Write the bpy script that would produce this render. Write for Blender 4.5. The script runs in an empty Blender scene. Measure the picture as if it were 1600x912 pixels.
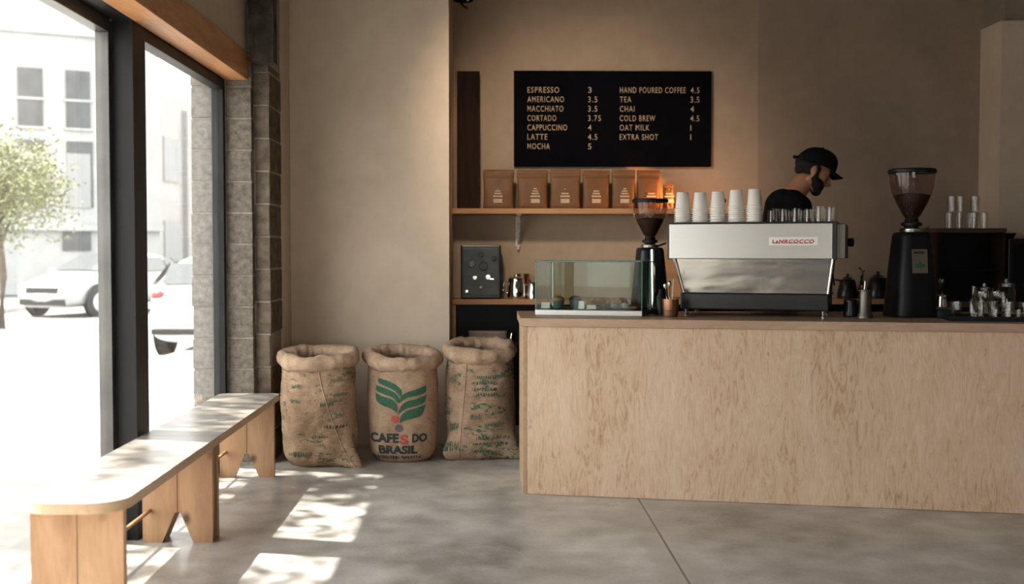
import bpy, bmesh, math, random
from mathutils import Vector, Matrix, Euler, noise as mn
C = bpy.context.scene.collection
SC = bpy.context.scene
R = math.radians
PI = math.pi
rnd = random.Random(7)

# ------------------------------------------------------------------ camera, sky, sun, exposure
CAMZ = 1.386
cam_d = bpy.data.cameras.new('camera'); cam = bpy.data.objects.new('camera', cam_d); C.objects.link(cam)
cam.location = (0, 0, CAMZ); cam.rotation_euler = (R(90 - 2.1), 0, R(-1.178))
cam_d.sensor_width = 36; cam_d.lens = 1800 * 36 / 1600; cam_d.clip_end = 400
cam_d.dof.use_dof = True; cam_d.dof.focus_distance = 6.7; cam_d.dof.aperture_fstop = 2.0
SC.camera = cam
vs = SC.view_settings
SC.display_settings.display_device = 'sRGB'
vs.view_transform = 'Standard'; vs.look = 'None'; vs.gamma = 1; vs.use_curve_mapping = False
vs.exposure = 0.0

SKY = 5.6; SUN = 23.0; ADDED_LAMP = 42.0
w = bpy.data.worlds.new('world'); SC.world = w; w.use_nodes = True
bg = w.node_tree.nodes['Background']; bg.inputs[0].default_value = (1.0, 0.985, 0.96, 1); bg.inputs[1].default_value = SKY
TO_SUN = Vector((-.48, .12, 1)).normalized()
sl = bpy.data.lights.new('sun', 'SUN'); sl.energy = SUN; sl.angle = R(.9); sl.color = (1, .93, .84)
so = bpy.data.objects.new('sun', sl); C.objects.link(so); so.rotation_euler = TO_SUN.to_track_quat('Z', 'Y').to_euler()
def portal(name, loc, rot, sx, sy):
    l = bpy.data.lights.new(name, 'AREA'); l.shape = 'RECTANGLE'; l.size = sx; l.size_y = sy; l.energy = 1; l.cycles.is_portal = True
    o = bpy.data.objects.new(name, l); C.objects.link(o); o.location = loc; o.rotation_euler = rot
portal('window_portal_side', (-1.95, 4.15, 1.25), (0, R(-90), 0), 2.5, 6.6)
portal('window_portal_front', (.20, -3.65, 1.45), (R(90), 0, 0), 2.8, 2.1)
tl = bpy.data.lights.new('added_wall_spot', 'SPOT'); tl.energy = 250; tl.color = (1, .80, .60); tl.spot_size = R(58); tl.spot_blend = 1.0; tl.shadow_soft_size = .16  # added lamp, lifts the brightness of the back wall
_tob = bpy.data.objects.new('added_wall_spot', tl); C.objects.link(_tob); _tob.location = (-.27, 6.1, 3.44); _tob.rotation_euler = (Vector((-.27, 6.1, 3.44)) - Vector((.85, 9.1, 1.75))).to_track_quat('Z', 'Y').to_euler()
cy = SC.cycles
cy.max_bounces = 8; cy.diffuse_bounces = 5; cy.glossy_bounces = 4; cy.transmission_bounces = 8; cy.transparent_max_bounces = 24
cy.caustics_reflective = False; cy.caustics_refractive = False; cy.sample_clamp_indirect = 3; cy.use_adaptive_sampling = False; cy.use_denoising = True; cy.denoising_prefilter = 'ACCURATE'

# ------------------------------------------------------------------ materials
def new_mat(name):
    m = bpy.data.materials.new(name); m.use_nodes = True
    return m, m.node_tree, m.node_tree.nodes['Principled BSDF']
def N(t, typ, **kw):
    n = t.nodes.new(typ)
    for k, v in kw.items(): setattr(n, k, v)
    return n
def coords(t, scale=(1, 1, 1), rot=(0, 0, 0), kind='Object'):
    tc = N(t, 'ShaderNodeTexCoord'); mp = N(t, 'ShaderNodeMapping')
    mp.inputs['Scale'].default_value = scale; mp.inputs['Rotation'].default_value = rot
    t.links.new(tc.outputs[kind], mp.inputs[0]); return mp.outputs[0]
def tnoise(t, vec, scale, detail=4, rough=.55, dist=0):
    n = N(t, 'ShaderNodeTexNoise'); n.inputs['Scale'].default_value = scale; n.inputs['Detail'].default_value = detail
    n.inputs['Roughness'].default_value = rough; n.inputs['Distortion'].default_value = dist
    t.links.new(vec, n.inputs['Vector']); return n.outputs[0]
def ramp(t, fac, stops):
    r = N(t, 'ShaderNodeValToRGB'); el = r.color_ramp.elements
    while len(el) < len(stops): el.new(.5)
    for e, (p, c) in zip(el, stops):
        e.position = p; e.color = (c[0], c[1], c[2], 1) if not isinstance(c, (int, float)) else (c, c, c, 1)
    t.links.new(fac, r.inputs[0]); return r.outputs[0]
def mixc(t, fac, a, b, mode='MIX'):
    m = N(t, 'ShaderNodeMix', data_type='RGBA', blend_type=mode)
    for inp, v in ((m.inputs[0], fac), (m.inputs[6], a), (m.inputs[7], b)):
        if hasattr(v, 'default_value'): t.links.new(v, inp)
        elif isinstance(v, (tuple, list)): inp.default_value = (*v, 1) if len(v) == 3 else v
        else: inp.default_value = v
    return m.outputs[2]
def mth(t, op, a, b=None, clamp=False):
    m = N(t, 'ShaderNodeMath', operation=op, use_clamp=clamp)
    for i, v in enumerate((a, b)):
        if v is None: continue
        if hasattr(v, 'default_value'): t.links.new(v, m.inputs[i])
        else: m.inputs[i].default_value = v
    return m.outputs[0]
def bump(t, b, h, strength=.3, dist=.01):
    n = N(t, 'ShaderNodeBump'); n.inputs['Strength'].default_value = strength; n.inputs['Distance'].default_value = dist
    t.links.new(h, n.inputs['Height']); t.links.new(n.outputs[0], b.inputs['Normal'])
def simple(name, col, rough=.5, metal=0, var=.12, vscale=12, bmp=0, bscale=80, spec=.5, coat=0):
    m, t, b = new_mat(name)
    v = coords(t); n = tnoise(t, v, vscale)
    c2 = tuple(max(0, c * (1 - var)) for c in col); c1 = tuple(min(1, c * (1 + var)) for c in col)
    t.links.new(ramp(t, n, [(.3, c2), (.7, c1)]), b.inputs['Base Color'])
    b.inputs['Roughness'].default_value = rough; b.inputs['Metallic'].default_value = metal
    b.inputs['Specular IOR Level'].default_value = spec; b.inputs['Coat Weight'].default_value = coat
    if bmp: bump(t, b, tnoise(t, v, bscale), bmp, .004)
    return m
def plaster(name, c1, c2, rough=.85):
    m, t, b = new_mat(name); v = coords(t)
    n = tnoise(t, v, 1.3, 6, .6, .6); n2 = tnoise(t, v, 9, 5, .6)
    f = mth(t, 'ADD', mth(t, 'MULTIPLY', n, .7), mth(t, 'MULTIPLY', n2, .3))
    t.links.new(ramp(t, f, [(.32, c1), (.68, c2)]), b.inputs['Base Color'])
    b.inputs['Roughness'].default_value = rough; b.inputs['Specular IOR Level'].default_value = .25
    bump(t, b, tnoise(t, v, 25, 6), .12, .01); return m
def wood(name, c1, c2, axis='Z', scale=1, rough=.5, ring=14, knots=False, spec=.4):
    m, t, b = new_mat(name)
    s = {'X': (.12, 1, 1), 'Y': (1, .12, 1), 'Z': (1, 1, .12)}[axis]
    v = coords(t, tuple(k * scale for k in s))
    n = tnoise(t, v, ring, 5, .6, 1.2); fine = tnoise(t, v, ring * 9, 3)
    f = mth(t, 'ADD', mth(t, 'MULTIPLY', n, .75), mth(t, 'MULTIPLY', fine, .25))
    col = ramp(t, f, [(.32, c1), (.62, c2)])
    if knots:
        vo = N(t, 'ShaderNodeTexVoronoi'); vo.inputs['Scale'].default_value = 5.5
        t.links.new(coords(t, (1, 1, .7)), vo.inputs['Vector'])
        k = ramp(t, vo.outputs['Distance'], [(.05, 1.0), (.16, 0.0)])
        col = mixc(t, k, col, tuple(x * .35 for x in c1))
    t.links.new(col, b.inputs['Base Color'])
    b.inputs['Roughness'].default_value = rough; b.inputs['Specular IOR Level'].default_value = spec
    bump(t, b, fine, .08, .003); return m
def thin_glass(name, tint=(1, 1, 1), rough=0.0, ior=1.45, veil=0.0, veilcol=(1, 1, 1), refl=.6):
    m = bpy.data.materials.new(name); m.use_nodes = True; t = m.node_tree; t.nodes.clear()
    out = N(t, 'ShaderNodeOutputMaterial'); tr = N(t, 'ShaderNodeBsdfTransparent'); tr.inputs[0].default_value = (*tint, 1)
    gl = N(t, 'ShaderNodeBsdfAnisotropic'); gl.inputs['Roughness'].default_value = rough; gl.inputs['Color'].default_value = (1, 1, 1, 1)
    r0 = ((ior - 1) / (ior + 1)) ** 2; lw = N(t, 'ShaderNodeLayerWeight'); lw.inputs['Blend'].default_value = .5
    fac = mth(t, 'MULTIPLY', mth(t, 'ADD', mth(t, 'MULTIPLY', mth(t, 'POWER', lw.outputs['Facing'], 5.0), 1 - r0), r0), refl)   # Schlick, the same from both sides
    mx = N(t, 'ShaderNodeMixShader'); t.links.new(fac, mx.inputs[0]); t.links.new(tr.outputs[0], mx.inputs[1]); t.links.new(gl.outputs[0], mx.inputs[2])
    o = mx.outputs[0]
    if veil:  # translucent share puts a hazy veil over the view outside
        d = N(t, 'ShaderNodeBsdfTranslucent'); d.inputs[0].default_value = (*veilcol, 1)
        m2 = N(t, 'ShaderNodeMixShader'); m2.inputs[0].default_value = veil
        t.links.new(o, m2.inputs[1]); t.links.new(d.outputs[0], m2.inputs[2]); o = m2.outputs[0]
    t.links.new(o, out.inputs[0]); return m
def brushed(name, col=(.40, .39, .37), rough=.3, axis=(1, 40, 40), wave=0):
    m, t, b = new_mat(name); v = coords(t, axis)
    n = tnoise(t, v, 9, 2)
    b.inputs['Metallic'].default_value = 1
    t.links.new(ramp(t, n, [(.3, tuple(c * .97 for c in col)), (.7, col)]), b.inputs['Base Color'])
    t.links.new(ramp(t, n, [(.3, rough * .95), (.7, rough * 1.05)]), b.inputs['Roughness'])
    if wave: bump(t, b, tnoise(t, coords(t, (1.4, 1.4, 3.5)), 2.2, 2, .4, .3), wave, .02)
    return m
def burlap(name, c1, c2, prints=0.0, printcol=(.03, .12, .07)):
    m, t, b = new_mat(name)
    v = coords(t)
    n = tnoise(t, v, 9, 6, .65, .4)
    sx = tnoise(t, coords(t, (1, 1, 14)), 22, 3); sz = tnoise(t, coords(t, (12, 12, 1)), 26, 3)
    f = mth(t, 'ADD', mth(t, 'MULTIPLY', n, .5), mth(t, 'ADD', mth(t, 'MULTIPLY', sx, .28), mth(t, 'MULTIPLY', sz, .22)))
    col = ramp(t, f, [(.36, c1), (.64, c2)])
    if prints:   # worn stencilled ink, broken up into rows of strokes
        big = tnoise(t, coords(t, (1, 1, 1.5)), 6.5, 2); row = tnoise(t, coords(t, (1, 1, 3.2)), 13, 1.5); st = tnoise(t, coords(t, (1.3, 1.3, 1)), 52, 3, .7)
        k = mth(t, 'MULTIPLY', ramp(t, big, [(.52, 0.0), (.57, 1.0)]), ramp(t, row, [(.48, 0.0), (.54, 1.0)]))
        k = mth(t, 'MULTIPLY', k, ramp(t, st, [(.42, 0.0), (.53, 1.0)]))
        k = mth(t, 'MULTIPLY', k, prints)
        col = mixc(t, k, col, printcol)
    t.links.new(col, b.inputs['Base Color'])
    b.inputs['Roughness'].default_value = .95; b.inputs['Specular IOR Level'].default_value = .1
    h = mth(t, 'ADD', sx, sz); bump(t, b, h, .8, .006)
    return m
M = {}
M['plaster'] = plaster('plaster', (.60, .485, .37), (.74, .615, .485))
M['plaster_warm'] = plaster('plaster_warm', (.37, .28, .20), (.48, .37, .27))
M['plaster_warm2'] = plaster('plaster_warm_shade', (.295, .222, .165), (.39, .298, .225))  # darker paint of the right panel, also standing in for light falloff
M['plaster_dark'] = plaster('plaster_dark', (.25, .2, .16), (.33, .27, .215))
M['ceiling'] = plaster('ceiling_paint', (.12, .105, .09), (.17, .15, .13))
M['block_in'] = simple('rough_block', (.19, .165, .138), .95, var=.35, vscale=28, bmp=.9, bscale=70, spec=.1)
M['block'] = simple('concrete_block', (.28, .26, .235), .95, var=.3, vscale=28, bmp=.9, bscale=70, spec=.1)  # outer blocks of the same pier, kept lighter to stand in for haze
M['block_brown'] = simple('brown_block', (.15, .12, .092), .95, var=.4, vscale=14, bmp=.9, bscale=60, spec=.1)  # browner and darker than the other pier blocks
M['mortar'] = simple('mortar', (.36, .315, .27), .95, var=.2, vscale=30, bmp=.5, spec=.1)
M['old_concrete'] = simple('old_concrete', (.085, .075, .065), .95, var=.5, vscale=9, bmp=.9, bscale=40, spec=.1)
M['lintel'] = wood('lintel_wood', (.48, .21, .085), (.70, .36, .165), 'Y', 1, .5, 10)
M['pine'] = wood('pine', (.28, .145, .07), (.42, .25, .135), 'Z', 1, .5, 9, knots=True)
M['pine_side'] = wood('pine_edge', (.40, .26, .16), (.52, .36, .23), 'Y', 1, .4, 12)
M['laminate'] = simple('pale_laminate', (.27, .24, .215), .3, var=.05, vscale=4, spec=.5)
M['black_metal'] = simple('black_frame', (.008, .008, .009), .5, .0, var=.25, vscale=6, spec=.3)
M['grey_metal'] = simple('grey_frame', (.10, .095, .09), .35, .6, var=.2, vscale=5)
M['steel'] = brushed('brushed_steel')
M['dark_steel'] = brushed('shaded_side_steel', (.16, .14, .125), .45)  # machine side's shade put into the colour; canister shares this darker steel
M['polished'] = brushed('polished_steel', (.30, .29, .27), .19, (3, 3, 3), .30)
M['chrome'] = simple('chrome', (.75, .73, .7), .12, 1, var=.03)
M['black_gloss'] = simple('black_gloss', (.009, .010, .013), .3, var=.2, spec=.35)
M['black_matte'] = simple('black_satin', (.006, .0065, .009), .45, var=.25, spec=.22)
M['white_plate'] = simple('white_enamel', (.88, .86, .82), .35, var=.03)
M['red'] = simple('red_ink', (.45, .02, .03), .5, var=.1)
M['red_faded'] = simple('faded_red_ink', (.38, .075, .06), .9, var=.25, vscale=60)
M['grey_ink'] = simple('grey_ink', (.14, .10, .11), .9, var=.3, vscale=60)
M['green_ink'] = simple('green_ink', (.028, .095, .055), .9, var=.35, vscale=90)
M['dark_ink'] = simple('dark_ink', (.025, .035, .03), .9, var=.4, vscale=80)
M['board'] = simple('menu_board_black', (.003, .003, .005), .9, var=.2, spec=.05)
M['letter'] = simple('tan_letters', (.56, .42, .30), .6, var=.1)
M['paper'] = simple('white_paper', (.82, .78, .73), .6, var=.02)
M['kraft'] = simple('kraft_paper', (.155, .072, .028), .55, var=.12, vscale=7, bmp=.25, bscale=18, spec=.35)
M['print_cream'] = simple('cream_print', (.50, .38, .27), .7, var=.15, vscale=90)
M['copper'] = simple('copper', (.36, .19, .115), .38, 1, var=.15)
M['dark_wood'] = wood('dark_wood', (.014, .008, .006), (.035, .02, .014), 'Z', 1, .75, 10, spec=.1)
M['dark_wood_x'] = wood('dark_shelf_wood', (.05, .028, .018), (.10, .058, .036), 'X', 1, .55, 10)
M['shelf_wood'] = wood('shelf_wood', (.36, .185, .085), (.50, .28, .14), 'X', 1, .5, 8)
M['worktop'] = wood('worktop_wood', (.34, .215, .135), (.48, .325, .215), 'X', 1, .42, 7)
M['bracket'] = simple('white_bracket', (.62, .57, .50), .5, var=.25, vscale=40)
M['beans'] = simple('coffee_beans', (.035, .017, .009), .45, var=.5, vscale=120, bmp=1.0, bscale=160)
M['rubber'] = simple('rubber', (.02, .02, .02), .8, var=.2)
M['skin'] = simple('skin', (.46, .21, .12), .5, var=.1, vscale=18, bmp=.05)
M['hair'] = simple('dark_hair', (.009, .006, .005), .9, var=.4, vscale=120, bmp=.4, bscale=200)
M['tee'] = simple('black_cotton', (.010, .010, .012), .95, var=.3, vscale=20, bmp=.2, spec=.1)
M['cap'] = simple('black_cap', (.008, .008, .011), .95, var=.3, vscale=40, spec=.1)
M['denim'] = simple('dark_denim', (.02, .025, .04), .9, var=.3, vscale=40)
M['eye'] = simple('eye_white', (.6, .56, .52), .3, var=.05)
M['window_glass'] = thin_glass('window_glass', (.97, .985, .98), veil=.006)
M['case_glass'] = thin_glass('case_glass', (.84, .885, .855), ior=1.5, refl=.3)
M['cup_glass'] = thin_glass('clear_glass', (.93, .93, .92), ior=1.55, refl=.8)
M['hopper_glass'] = thin_glass('hopper_glass', (.88, .83, .81), ior=1.5)
M['green_edge'] = simple('green_glass_edge', (.01, .085, .06), .2, var=.15, spec=.6)
M['pastry'] = simple('baked_crust', (.42, .20, .08), .7, var=.35, vscale=40, bmp=.6, bscale=60)
M['choc'] = simple('dark_chocolate_crumb', (.06, .025, .018), .7, var=.35, vscale=40, bmp=.6, bscale=60)
M['teal_paper'] = simple('blue_grey_paper', (.12, .18, .19), .7, var=.2)
M['linen'] = simple('grey_linen', (.36, .31, .29), .9, var=.2, vscale=20, bmp=.4)
# outside
M['facade'] = plaster('white_render', (.27, .275, .28), (.33, .335, .34))
M['facade2'] = plaster('pale_render', (.26, .255, .25), (.34, .33, .32))
M['far_window'] = simple('dull_window_glass', (.05, .055, .06), .35, var=.3, vscale=2)
M['blind'] = simple('pale_blind', (.22, .225, .23), .7, var=.05)
M['road'] = simple('asphalt', (.24, .235, .23), .9, var=.1, vscale=1.5, bmp=.3)
M['pavement'] = simple('pavement', (.34, .325, .31), .9, var=.12, vscale=2, bmp=.2)
M['car_paint'] = simple('silver_white_paint', (.30, .31, .32), .3, .15, var=.03, coat=.6)
M['car_white'] = simple('white_paint', (.55, .55, .55), .3, 0, var=.02, coat=.6)
M['car_glass'] = simple('car_glass', (.07, .075, .08), .08, 0, var=.1, spec=.8)
M['headlight'] = simple('headlight_lens', (.6, .62, .64), .12, .3, var=.1)
M['taillight'] = simple('tail_light_lens', (.6, .03, .03), .2, 0, var=.1)
M['leaf'] = simple('olive_leaf', (.15, .165, .07), .7, var=.45, vscale=3)
M['bark'] = simple('bark', (.12, .09, .065), .9, var=.3, vscale=12, bmp=.6)

def mk_floor():
    m, t, b = new_mat('polished_concrete'); v = coords(t)
    n = tnoise(t, v, 1.1, 3, .5, .2); n2 = tnoise(t, v, 5.0, 4, .5, .1); n3 = tnoise(t, v, 55, 4, .7)
    f = mth(t, 'ADD', mth(t, 'MULTIPLY', n, .46), mth(t, 'ADD', mth(t, 'MULTIPLY', n2, .36), mth(t, 'MULTIPLY', n3, .18)))
    col = ramp(t, f, [(.38, (.24, .225, .205)), (.5, (.42, .40, .375)), (.62, (.60, .58, .55))])
    sx = N(t, 'ShaderNodeSeparateXYZ'); t.links.new(v, sx.inputs[0])
    d = mth(t, 'ABSOLUTE', mth(t, 'SUBTRACT', sx.outputs[0], .835))
    wob = mth(t, 'ADD', d, mth(t, 'MULTIPLY', mth(t, 'SUBTRACT', n2, .5), .10))
    pale = ramp(t, wob, [(.10, .35), (.13, 0.0)])
    col = mixc(t, pale, col, (.36, .335, .30))
    col = mixc(t, ramp(t, d, [(.0035, 1.0), (.005, 0.0)]), col, (.06, .055, .05))
    col = mixc(t, mth(t, 'MULTIPLY', ramp(t, mth(t, 'ABSOLUTE', mth(t, 'SUBTRACT', d, .010)), [(.003, 1.0), (.005, 0.0)]), .5), col, (.5, .47, .43))
    t.links.new(col, b.inputs['Base Color'])
    t.links.new(ramp(t, n, [(.3, .26), (.7, .34)]), b.inputs['Roughness'])
    b.inputs['Specular IOR Level'].default_value = .5
    return m
M['floor'] = mk_floor()
def mk_ply():
    m, t, b = new_mat('birch_plywood')
    v = coords(t, (1, 1, .22)); warp = tnoise(t, coords(t, (1, 1, .8)), 2.2, 3)
    n = tnoise(t, v, 27, 6, .62, 2.4); big = tnoise(t, coords(t, (1, 1, .5)), 2.4, 4, .6, 1.5); fine = tnoise(t, coords(t, (1, 1, .06)), 150, 2)
    f = mth(t, 'ADD', mth(t, 'MULTIPLY', n, .54), mth(t, 'ADD', mth(t, 'MULTIPLY', big, .36), mth(t, 'MULTIPLY', fine, .10)))
    col = ramp(t, f, [(.36, (.41, .25, .15)), (.47, (.585, .41, .28)), (.64, (.68, .52, .385))])
    t.links.new(col, b.inputs['Base Color']); b.inputs['Roughness'].default_value = .5; b.inputs['Specular IOR Level'].default_value = .3
    return m
M['ply'] = mk_ply()
M['burlap'] = burlap('burlap', (.25, .16, .105), (.56, .40, .285))
M['burlap_p'] = burlap('burlap_printed', (.22, .14, .095), (.54, .38, .27), .9)
M['burlap_q'] = burlap('burlap_faded_print', (.24, .15, .09), (.56, .40, .275), .7, (.05, .09, .06))
M['burlap_roll'] = burlap('burlap_roll', (.35, .23, .15), (.62, .45, .33))

# ------------------------------------------------------------------ mesh helpers
class MB:
    def __init__(s): s.bm = bmesh.new()
    def box(s, x0, y0, z0, x1, y1, z1, bev=0.0, rot=None):
        r = bmesh.ops.create_cube(s.bm, size=1)
        vs_ = r['verts']
        for v in vs_:
            v.co = Vector(((x0 + x1) / 2 + v.co.x * (x1 - x0), (y0 + y1) / 2 + v.co.y * (y1 - y0), (z0 + z1) / 2 + v.co.z * (z1 - z0)))
        if bev:
            es = {e for v in vs_ for e in v.link_edges}
            rr = bmesh.ops.bevel(s.bm, geom=list(es), offset=bev, segments=2, affect='EDGES', profile=.6)
            vs_ = rr['verts'] if False else [v for v in s.bm.verts if v.tag is False]
        if rot:
            pass
        for v in s.bm.verts: v.tag = True
        return s
    def rbox(s, c, size, eul=(0, 0, 0), bev=0.0):
        n0 = len(s.bm.verts); pre = set(s.bm.verts)
        s.box(-size[0] / 2, -size[1] / 2, -size[2] / 2, size[0] / 2, size[1] / 2, size[2] / 2, bev)
        mt = Matrix.Translation(c) @ Euler(eul).to_matrix().to_4x4()
        for v in s.bm.verts:
            if v not in pre: v.co = mt @ v.co
        return s
    def lathe(s, prof, seg=28, c=(0, 0, 0), axis='Z', sx=1, sy=1):
        rings = []
        for r, z in prof:
            ring = []
            if r < 1e-6: ring = [s.bm.verts.new(s._ax(0, 0, z, c, axis))]
            else:
                for i in range(seg):
                    a = 2 * PI * i / seg; ring.append(s.bm.verts.new(s._ax(r * math.cos(a) * sx, r * math.sin(a) * sy, z, c, axis)))
            rings.append(ring)
        for a, b in zip(rings, rings[1:]):
            for i in range(seg):
                j = (i + 1) % seg
                if len(a) == 1 and len(b) == 1: continue
                if len(a) == 1: s.bm.faces.new((a[0], b[j], b[i]))
                elif len(b) == 1: s.bm.faces.new((a[i], a[j], b[0]))
                else: s.bm.faces.new((a[i], a[j], b[j], b[i]))
        return s
    def _ax(s, x, y, z, c, axis):
        if axis == 'Z': p = (x, y, z)
        elif axis == 'Y': p = (x, z, y)
        else: p = (z, x, y)
        return Vector(c) + Vector(p)
    def tube(s, pts, rad, seg=10, caps=True):
        pts = [Vector(p) for p in pts]; n = len(pts); rs = rad if isinstance(rad, (list, tuple)) else [rad] * n
        rings = []; up = Vector((0, 0, 1))
        for i, p in enumerate(pts):
            d = (pts[min(i + 1, n - 1)] - pts[max(i - 1, 0)]).normalized()
            u = up.cross(d)
            if u.length < .05: u = Vector((1, 0, 0)).cross(d)
            u.normalize(); v = d.cross(u)
            rings.append([s.bm.verts.new(p + (u * math.cos(2 * PI * k / seg) + v * math.sin(2 * PI * k / seg)) * rs[i]) for k in range(seg)])
        for a, b in zip(rings, rings[1:]):
            for k in range(seg): s.bm.faces.new((a[k], a[(k + 1) % seg], b[(k + 1) % seg], b[k]))
        if caps:
            s.bm.faces.new(rings[0][::-1]); s.bm.faces.new(rings[-1])
        return s
    def ball(s, c, r, seg=16, rings=10, mt=None):
        rr = r if isinstance(r, (tuple, list)) else (r, r, r)
        ret = bmesh.ops.create_uvsphere(s.bm, u_segments=seg, v_segments=rings, radius=1)
        for v in ret['verts']:
            p = Vector((v.co.x * rr[0], v.co.y * rr[1], v.co.z * rr[2]))
            if mt: p = mt @ p
            v.co = p + Vector(c)
        return s
    def capsule(s, a, b, ra, rb, seg=16):
        a = Vector(a); b = Vector(b); d = b - a; L = d.length; q = d.to_track_quat('Z', 'Y').to_matrix()
        prof = []
        for i in range(7):
            t = -PI / 2 + PI / 2 * i / 6; prof.append((ra * math.cos(t), ra * math.sin(t)))
        for i in range(7):
            t = PI / 2 * i / 6; prof.append((rb * math.cos(t), L + rb * math.sin(t)))
        prof[0] = (0, -ra); prof[-1] = (0, L + rb)
        pre = set(s.bm.verts); s.lathe(prof, seg)
        for v in s.bm.verts:
            if v not in pre: v.co = q @ v.co + a
        return s
    def prism(s, poly, h0, h1, plane='XY', off=(0, 0, 0)):
        def P(a, b, h):
            return Vector(off) + Vector({'XY': (a, b, h), 'XZ': (a, h, b), 'YZ': (h, a, b)}[plane])
        lo = [s.bm.verts.new(P(a, b, h0)) for a, b in poly]; hi = [s.bm.verts.new(P(a, b, h1)) for a, b in poly]
        s.bm.faces.new(lo[::-1]); s.bm.faces.new(hi)
        n = len(poly)
        for i in range(n): s.bm.faces.new((lo[i], lo[(i + 1) % n], hi[(i + 1) % n], hi[i]))
        return s
    def grid(s, fn, nu, nv, cu=False, cv=False):
        g = [[s.bm.verts.new(fn(i / nu, j / nv)) for j in range(nv if cv else nv + 1)] for i in range(nu if cu else nu + 1)]
        for i in range(nu):
            for j in range(nv):
                i2 = (i + 1) % nu if cu else i + 1; j2 = (j + 1) % nv if cv else j + 1
                s.bm.faces.new((g[i][j], g[i2][j], g[i2][j2], g[i][j2]))
        return s
    def build(s, name, mat, parent=None, smooth=False, flat_angle=35, loc=None):
        bmesh.ops.recalc_face_normals(s.bm, faces=s.bm.faces[:])
        me = bpy.data.meshes.new(name); s.bm.to_mesh(me); s.bm.free()
        o = bpy.data.objects.new(name, me); C.objects.link(o); me.materials.append(M[mat] if isinstance(mat, str) else mat)
        if smooth:
            for p in me.polygons: p.use_smooth = True
            if smooth != 'all':
                try: me.set_sharp_from_angle(angle=R(flat_angle))
                except Exception: pass
        if parent: o.parent = parent
        if loc: o.location = loc
        return o
def tag(o, label=None, cat=None, group=None, kind=None):
    if label: o['label'] = label
    if cat: o['category'] = cat
    if group: o['group'] = group
    if kind: o['kind'] = kind
    return o
def thing(name, label, cat, loc=(0, 0, 0), rz=0, group=None, sc=1):
    o = bpy.data.objects.new(name, None); C.objects.link(o); o.empty_display_size = .1
    o.location = loc; o.rotation_euler = (0, 0, rz); o.scale = (sc, sc, sc); return tag(o, label, cat, group)
def struct(o): o['kind'] = 'structure'; return o
def copy_tree(o, loc=None, label=None, rz=None):
    c = o.copy(); C.objects.link(c)
    if loc is not None: c.location = loc
    if rz is not None: c.rotation_euler = (0, 0, rz)
    if label: c['label'] = label
    for ch in list(o.children):
        d = ch.copy(); C.objects.link(d); d.parent = c
        for g in list(ch.children):
            e = g.copy(); C.objects.link(e); e.parent = d
    return c
def text_bm(s, width=None, height=None, depth=.002, bold=.0, shear=0, space=1.0):
    """letters in the XZ plane, baseline start at the origin, front towards -Y; returns an MB"""
    cu = bpy.data.curves.new('t', 'FONT'); cu.body = s; cu.size = 1; cu.offset = bold; cu.shear = shear; cu.space_character = space; cu.resolution_u = 3
    cu.extrude = 0
    o = bpy.data.objects.new('t', cu); C.objects.link(o)
    bpy.context.view_layer.update()
    me = bpy.data.meshes.new_from_object(o.evaluated_get(bpy.context.evaluated_depsgraph_get()))
    mb = MB(); mb.bm.from_mesh(me); bpy.data.objects.remove(o); bpy.data.curves.remove(cu); bpy.data.meshes.remove(me)
    xs = [v.co.x for v in mb.bm.verts]; x0, x1 = min(xs), max(xs)
    H = .695 + bold
    kz = height / H; kx = width / (x1 - x0) if width else kz
    for v in mb.bm.verts: v.co = Vector(((v.co.x - x0) * kx, 0, v.co.y * kz))
    if depth:
        g = bmesh.ops.extrude_face_region(mb.bm, geom=mb.bm.faces[:])
        for e in g['geom']:
            if isinstance(e, bmesh.types.BMVert): e.co.y -= depth
    return mb
def XZ(px, py, y): return ((px - 763) / 1800 * y, CAMZ - (py - 390) / 1800 * y)
def at(px, y, z=0): return Vector(((px - 763) / 1800 * y, y, z))

# ------------------------------------------------------------------ room shell
struct(MB().box(-1.72, -3.6, -.12, 5.1, 9.3, 0).build('floor', 'floor'))
struct(MB().box(-2.0, -3.7, 3.7, 5.1, 9.3, 3.85).build('ceiling', 'ceiling'))
XL = -1.40
# wall behind the sacks (a full height pier) and the wall of the shelf recess
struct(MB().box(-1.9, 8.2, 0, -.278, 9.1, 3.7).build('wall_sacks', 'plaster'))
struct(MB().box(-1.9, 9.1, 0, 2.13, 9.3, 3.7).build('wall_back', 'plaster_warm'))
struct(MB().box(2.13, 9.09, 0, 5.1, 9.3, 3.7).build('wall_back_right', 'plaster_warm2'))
struct(MB().box(5.0, -3.6, 0, 5.15, 9.1, 3.7).build('wall_right', 'plaster_dark'))
struct(MB().box(3.89, 8.72, 0, 5.0, 9.1, 3.12).build('wall_pier', 'plaster'))
struct(MB().box(3.93, 8.76, 3.12, 5.0, 9.1, 3.7).box(3.97, 8.70, 3.12, 4.2, 8.76, 3.135).build('trim_3', 'plaster_dark'))
m_ = MB(); m_.box(-1.84, -3.6, 2.60, -1.53, 7.45, 3.7)
struct(m_.build('wall_left_upper', 'plaster'))
struct(MB().box(-1.89, 7.86, 0, XL, 8.2, 3.7).build('wall_left', 'plaster'))
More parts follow.
